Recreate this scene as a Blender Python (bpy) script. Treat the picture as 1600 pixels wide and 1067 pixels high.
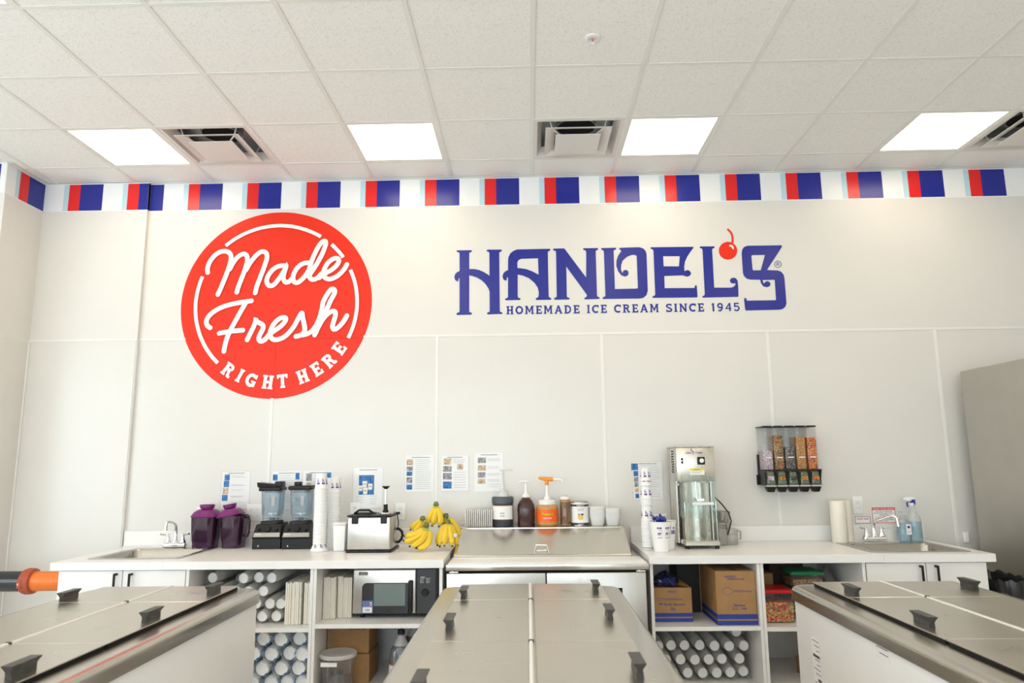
import bpy, bmesh, math, random
from mathutils import Vector, Matrix
from mathutils.geometry import tessellate_polygon
random.seed(7)
S = bpy.context.scene
COL = S.collection
for o in list(bpy.data.objects): bpy.data.objects.remove(o)
PI = math.pi
# ------------------------------------------------------------------ camera
EYE = 1.485                      # camera height above the floor
YW = 5.1495                      # back wall plane
CT = 0.914                       # worktop height
CEIL = 3.622
pit, yaw, rol = .16564, .02091, -.01041
Rv = Vector((math.cos(yaw), math.sin(yaw), 0))
Fv = Vector((-math.sin(yaw)*math.cos(pit), math.cos(yaw)*math.cos(pit), math.sin(pit)))
Uv = Rv.cross(Fv)
R2 = Rv*math.cos(rol)+Uv*math.sin(rol); U2 = -Rv*math.sin(rol)+Uv*math.cos(rol)
cam = bpy.data.cameras.new('camera'); cam_o = bpy.data.objects.new('camera', cam); COL.objects.link(cam_o)
m = Matrix((R2, U2, -Fv)).transposed().to_4x4(); m.translation = Vector((0, 0, EYE)); cam_o.matrix_world = m
cam.sensor_width = 36; cam.lens = 1108.338/1600*36; cam.clip_start = .05
cam.dof.use_dof = True; cam.dof.focus_distance = 4.9; cam.dof.aperture_fstop = 3.2
S.camera = cam_o
# ------------------------------------------------------------------ light and exposure
S.view_settings.view_transform = 'Standard'; S.view_settings.look = 'None'
S.view_settings.gamma = 1; S.view_settings.use_curve_mapping = False
S.view_settings.exposure = -0.02
S.cycles.transparent_max_bounces = 32
LAMP = 6.9                        # brightness of the ceiling panels
LAMPCOL = (1.0, .83, .62)
w = bpy.data.worlds.new('sky'); S.world = w; w.use_nodes = True
bg = w.node_tree.nodes['Background']; bg.inputs[0].default_value = (.80, .90, 1, 1); bg.inputs[1].default_value = 2.0
def area(name, loc, size, power, col, rot):
    l = bpy.data.lights.new(name, 'AREA'); l.shape = 'RECTANGLE'; l.size, l.size_y = size; l.energy = power; l.color = col
    o = bpy.data.objects.new(name, l); COL.objects.link(o); o.location = loc; o.rotation_euler = rot; return o
area('window_daylight', (-2.6, -4.95, 1.75), (6.4, 2.7), 255, (.86, .94, 1), (PI/2, 0, 0))
area('right_fill', (2.4, -4.95, 1.75), (2.8, 2.7), 35, (.90, .96, 1), (PI/2, 0, 0))  # added fill light, lifts the left freezer's side and the right wall
area('side_window_daylight', (-6.35, 0.2, 1.75), (2.7, 4.6), 115, (.82, .93, 1), (0, -PI/2, 0))

# ------------------------------------------------------------------ materials
MATS = {}
def mat(name, col, rough=.5, metal=0, bump=0, bscale=60, var=0, vscale=4, coat=0, stretch=None, emit=0, spec=.5, trans=0, ior=1.45, aniso=0):
    if name in MATS: return MATS[name]
    m = bpy.data.materials.new(name); m.use_nodes = True; MATS[name] = m
    nt = m.node_tree; N = nt.nodes; L = nt.links; b = N['Principled BSDF']
    b.inputs['Base Color'].default_value = (*col, 1); b.inputs['Roughness'].default_value = rough
    b.inputs['Metallic'].default_value = metal; b.inputs['Specular IOR Level'].default_value = spec
    b.inputs['Coat Weight'].default_value = coat; b.inputs['Coat Roughness'].default_value = .08
    b.inputs['Transmission Weight'].default_value = trans; b.inputs['IOR'].default_value = ior
    tc = N.new('ShaderNodeTexCoord'); mp = N.new('ShaderNodeMapping'); L.new(tc.outputs['Object'], mp.inputs[0])
    if stretch: mp.inputs['Scale'].default_value = stretch
    n1 = N.new('ShaderNodeTexNoise'); n1.inputs['Scale'].default_value = vscale; n1.inputs['Detail'].default_value = 3
    L.new(mp.outputs[0], n1.inputs['Vector'])
    r = N.new('ShaderNodeValToRGB'); v = var if var else .02
    r.color_ramp.elements[0].position = .3; r.color_ramp.elements[1].position = .7
    r.color_ramp.elements[0].color = (*[max(0, c*(1-v)) for c in col], 1); r.color_ramp.elements[1].color = (*[min(1, c*(1+v)) for c in col], 1)
    L.new(n1.outputs[0], r.inputs[0]); L.new(r.outputs[0], b.inputs['Base Color'])
    if bump:
        n2 = N.new('ShaderNodeTexNoise'); n2.inputs['Scale'].default_value = bscale; n2.inputs['Detail'].default_value = 4
        L.new(mp.outputs[0], n2.inputs['Vector']); bp = N.new('ShaderNodeBump'); bp.inputs['Strength'].default_value = bump
        bp.inputs['Distance'].default_value = .002
        L.new(n2.outputs[0], bp.inputs['Height']); L.new(bp.outputs[0], b.inputs['Normal'])
    if metal and stretch:
        n3 = N.new('ShaderNodeMapRange'); n3.inputs['To Min'].default_value = rough*.75; n3.inputs['To Max'].default_value = rough*1.3
        L.new(n1.outputs[0], n3.inputs[0]); L.new(n3.outputs[0], b.inputs['Roughness'])
    if emit:
        b.inputs['Emission Color'].default_value = (*col, 1); b.inputs['Emission Strength'].default_value = emit
    return m
def thin(name, col, clear=.7, rough=.08, gloss=.12, bump=0, bscale=30, diffuse=(.9, .9, .9)):
    """thin clear plastic or glass: see-through tint + milky diffuse + mirror sheen"""
    if name in MATS: return MATS[name]
    m = bpy.data.materials.new(name); m.use_nodes = True; MATS[name] = m
    nt = m.node_tree; N = nt.nodes; L = nt.links; N.clear()
    out = N.new('ShaderNodeOutputMaterial'); t = N.new('ShaderNodeBsdfTransparent'); t.inputs[0].default_value = (*col, 1)
    d = N.new('ShaderNodeBsdfDiffuse'); d.inputs[0].default_value = (*diffuse, 1)
    g = N.new('ShaderNodeBsdfGlossy'); g.inputs['Roughness'].default_value = rough
    a = N.new('ShaderNodeMixShader'); a.inputs[0].default_value = 1-clear; L.new(t.outputs[0], a.inputs[1]); L.new(d.outputs[0], a.inputs[2])
    lw = N.new('ShaderNodeLayerWeight'); lw.inputs[0].default_value = .35
    mr = N.new('ShaderNodeMapRange'); mr.inputs['To Min'].default_value = gloss*.5; mr.inputs['To Max'].default_value = min(.9, gloss*3.5)
    L.new(lw.outputs['Facing'], mr.inputs[0])
    c = N.new('ShaderNodeMixShader'); L.new(mr.outputs[0], c.inputs[0]); L.new(a.outputs[0], c.inputs[1]); L.new(g.outputs[0], c.inputs[2])
    n = N.new('ShaderNodeTexNoise'); n.inputs['Scale'].default_value = bscale
    tc = N.new('ShaderNodeTexCoord'); L.new(tc.outputs['Object'], n.inputs['Vector'])
    if bump:
        bp = N.new('ShaderNodeBump'); bp.inputs['Strength'].default_value = bump; bp.inputs['Distance'].default_value = .004
        L.new(n.outputs[0], bp.inputs['Height'])
        for q in (d, g, lw): L.new(bp.outputs[0], q.inputs['Normal'])
    L.new(c.outputs[0], out.inputs[0]); return m
def speckle(name, cols, scale, rough=.5):
    """sprinkles, candy and nuts: small cells of many colours"""
    m = bpy.data.materials.new(name); m.use_nodes = True; MATS[name] = m
    nt = m.node_tree; N = nt.nodes; L = nt.links; b = N['Principled BSDF']; b.inputs['Roughness'].default_value = rough
    tc = N.new('ShaderNodeTexCoord'); v = N.new('ShaderNodeTexVoronoi'); v.inputs['Scale'].default_value = scale
    L.new(tc.outputs['Object'], v.inputs['Vector']); sp = N.new('ShaderNodeSeparateColor'); L.new(v.outputs['Color'], sp.inputs[0])
    r = N.new('ShaderNodeValToRGB'); r.color_ramp.interpolation = 'CONSTANT'; L.new(sp.outputs[0], r.inputs[0])
    e = r.color_ramp.elements
    e[0].color = (*cols[0], 1); e[1].color = (*cols[1], 1); e[1].position = 1/len(cols)
    for i, c in enumerate(cols[2:]):
        q = e.new((i+2)/len(cols)); q.color = (*c, 1)
    L.new(r.outputs[0], b.inputs['Base Color'])
    bp = N.new('ShaderNodeBump'); bp.inputs['Strength'].default_value = .8; bp.inputs['Distance'].default_value = .004; bp.invert = True
    L.new(v.outputs['Distance'], bp.inputs['Height']); L.new(bp.outputs[0], b.inputs['Normal']); return m

WALL = mat('wall_paint', (.725, .71, .672), .32, bump=.06, bscale=90, var=.01)
PANEL = mat('wall_panel_plastic', (.715, .70, .662), .22, bump=.10, bscale=70, var=.01)
TRIM = mat('panel_trim_plastic', (.80, .79, .76), .3)
BANDW = mat('band_white_vinyl', (.86, .87, .87), .3)
RED = mat('red_vinyl', (.78, .034, .014), .34, var=.02, spec=.25)
BANDR = mat('band_red_vinyl', (.78, .020, .020), .25)
BLUE = mat('blue_vinyl', (.015, .024, .27), .25, var=.02)
LBLUE = mat('light_blue_vinyl', (.50, .70, .78), .3)
LOGOW = mat('white_vinyl', (.86, .85, .82), .3)
LAM = mat('white_laminate', (.83, .825, .81), .3, var=.01)
STEEL = mat('brushed_steel', (.64, .615, .56), .20, 1, var=.02, vscale=8, stretch=(12, 1, 1))
STEELD = mat('brushed_steel_door', (.55, .535, .50), .30, 1, var=.03, vscale=5, stretch=(6, 6, 1))
STEELW = mat('worn_steel_lid', (.60, .565, .495), .30, 1, bump=.05, bscale=7, var=.03, vscale=3, stretch=(1.5, 3, 2))
RIMS = mat('rolled_steel_rim', (.56, .53, .47), .24, 1, bump=.02, bscale=8, var=.04, vscale=3, stretch=(3, 1.0, 3))
SINK = mat('sink_steel', (.42, .40, .36), .27, 1, bump=.01, bscale=12, var=.06)
CHROME = mat('chrome', (.85, .85, .86), .07, 1)
BLACK = mat('black_plastic', (.012, .012, .013), .38, bump=.1, spec=.3)
DGREY = mat('dark_grey_plastic', (.06, .062, .065), .35)
KNOB = mat('worn_black_handle', (.045, .044, .042), .42, bump=.3, bscale=40, var=.3, vscale=30)
RUBBER = mat('black_rubber', (.02, .02, .02), .7)
WPL = mat('white_plastic', (.84, .84, .83), .35)
WPAP = mat('white_paper', (.86, .86, .85), .7, bump=.1)
CREAM = mat('cream_paper', (.84, .80, .70), .7, bump=.2)
CARD = mat('cardboard', (.38, .215, .09), .8, bump=.3, bscale=80, var=.08, vscale=12)
TAPE = thin('packing_tape', (.95, .9, .8), .75, .15, .2)
INK = mat('dark_ink', (.05, .05, .08), .6)
INKB = mat('blue_ink', (.03, .04, .28), .6)
INKR = mat('red_ink', (.62, .03, .03), .6)
INKG = mat('grey_ink', (.42, .42, .44), .7)
PICB = mat('picture_blue', (.03, .16, .42), .5, var=.6, vscale=60)
PICT = mat('picture_tan', (.55, .42, .30), .5, var=.5, vscale=70)
PICM = mat('picture_mixed', (.28, .28, .30), .5, var=.8, vscale=80)
PURL = mat('purple_lid_plastic', (.17, .018, .14), .35, bump=.05)
PURJ = thin('smoky_purple_plastic', (.34, .18, .33), .66, .06, .09, diffuse=(.08, .02, .075))
CLEAR = thin('clear_plastic', (.93, .95, .96), .80, .05, .10, diffuse=(.75, .79, .82))
JAR = thin('clear_blue_grey_plastic', (.80, .87, .91), .86, .04, .10, diffuse=(.62, .70, .74))
BIN = thin('bin_plastic', (.96, .96, .96), .95, .04, .06, diffuse=(.6, .6, .6))
MILKY = thin('milky_plastic', (.93, .94, .94), .42, .25, .08, diffuse=(.86, .87, .87))
WRAP = thin('crinkled_plastic_wrap', (.97, .97, .96), .84, .18, .06, bump=.9, bscale=45, diffuse=(.80, .78, .76))
WRAPB = thin('crinkled_clear_bag', (.98, .99, 1), .66, .16, .05, bump=.9, bscale=35, diffuse=(.84, .90, .95))
GLASS = thin('window_glass', (.97, .98, .98), .97, .02, .10)
SHIELD = thin('shield_plastic', (.94, .97, .96), .96, .05, .03, diffuse=(.5, .55, .55))
LAMPM = mat('lamp_diffuser', LAMPCOL, .5, emit=LAMP)
GRID = mat('ceiling_grid_metal', (.80, .80, .76), .4)
TRIMP = mat('jog_trim_plastic', (.78, .77, .74), .4)
VENT = mat('vent_enamel', (.74, .71, .67), .4)
DUCT = mat('duct_steel', (.35, .37, .38), .4, .6)
DARK = mat('dark_void', (.01, .01, .01), .9)
FLOOR = mat('floor_tile', (.74, .72, .68), .35, bump=.1, var=.06)
# ceiling tile: fine fissures and pin holes
def tile_mat():
    m = mat('mineral_ceiling_tile', (.80, .80, .765), .85)
    nt = m.node_tree; N = nt.nodes; L = nt.links; b = N['Principled BSDF']
    tc = N.new('ShaderNodeTexCoord'); n = N.new('ShaderNodeTexNoise'); n.inputs['Scale'].default_value = 120; n.inputs['Detail'].default_value = 6; n.inputs['Roughness'].default_value = .7
    L.new(tc.outputs['Object'], n.inputs['Vector'])
    r = N.new('ShaderNodeValToRGB'); r.color_ramp.elements[0].position = .37; r.color_ramp.elements[0].color = (.74, .73, .69, 1)
    r.color_ramp.elements[1].position = .47; r.color_ramp.elements[1].color = (.90, .90, .87, 1)
    L.new(n.outputs[0], r.inputs[0]); L.new(r.outputs[0], b.inputs['Base Color'])
    bp = N.new('ShaderNodeBump'); bp.inputs['Strength'].default_value = .5; bp.inputs['Distance'].default_value = .003
    L.new(r.outputs[0], bp.inputs['Height']); L.new(bp.outputs[0], b.inputs['Normal']); return m
TILE = tile_mat()

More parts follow.
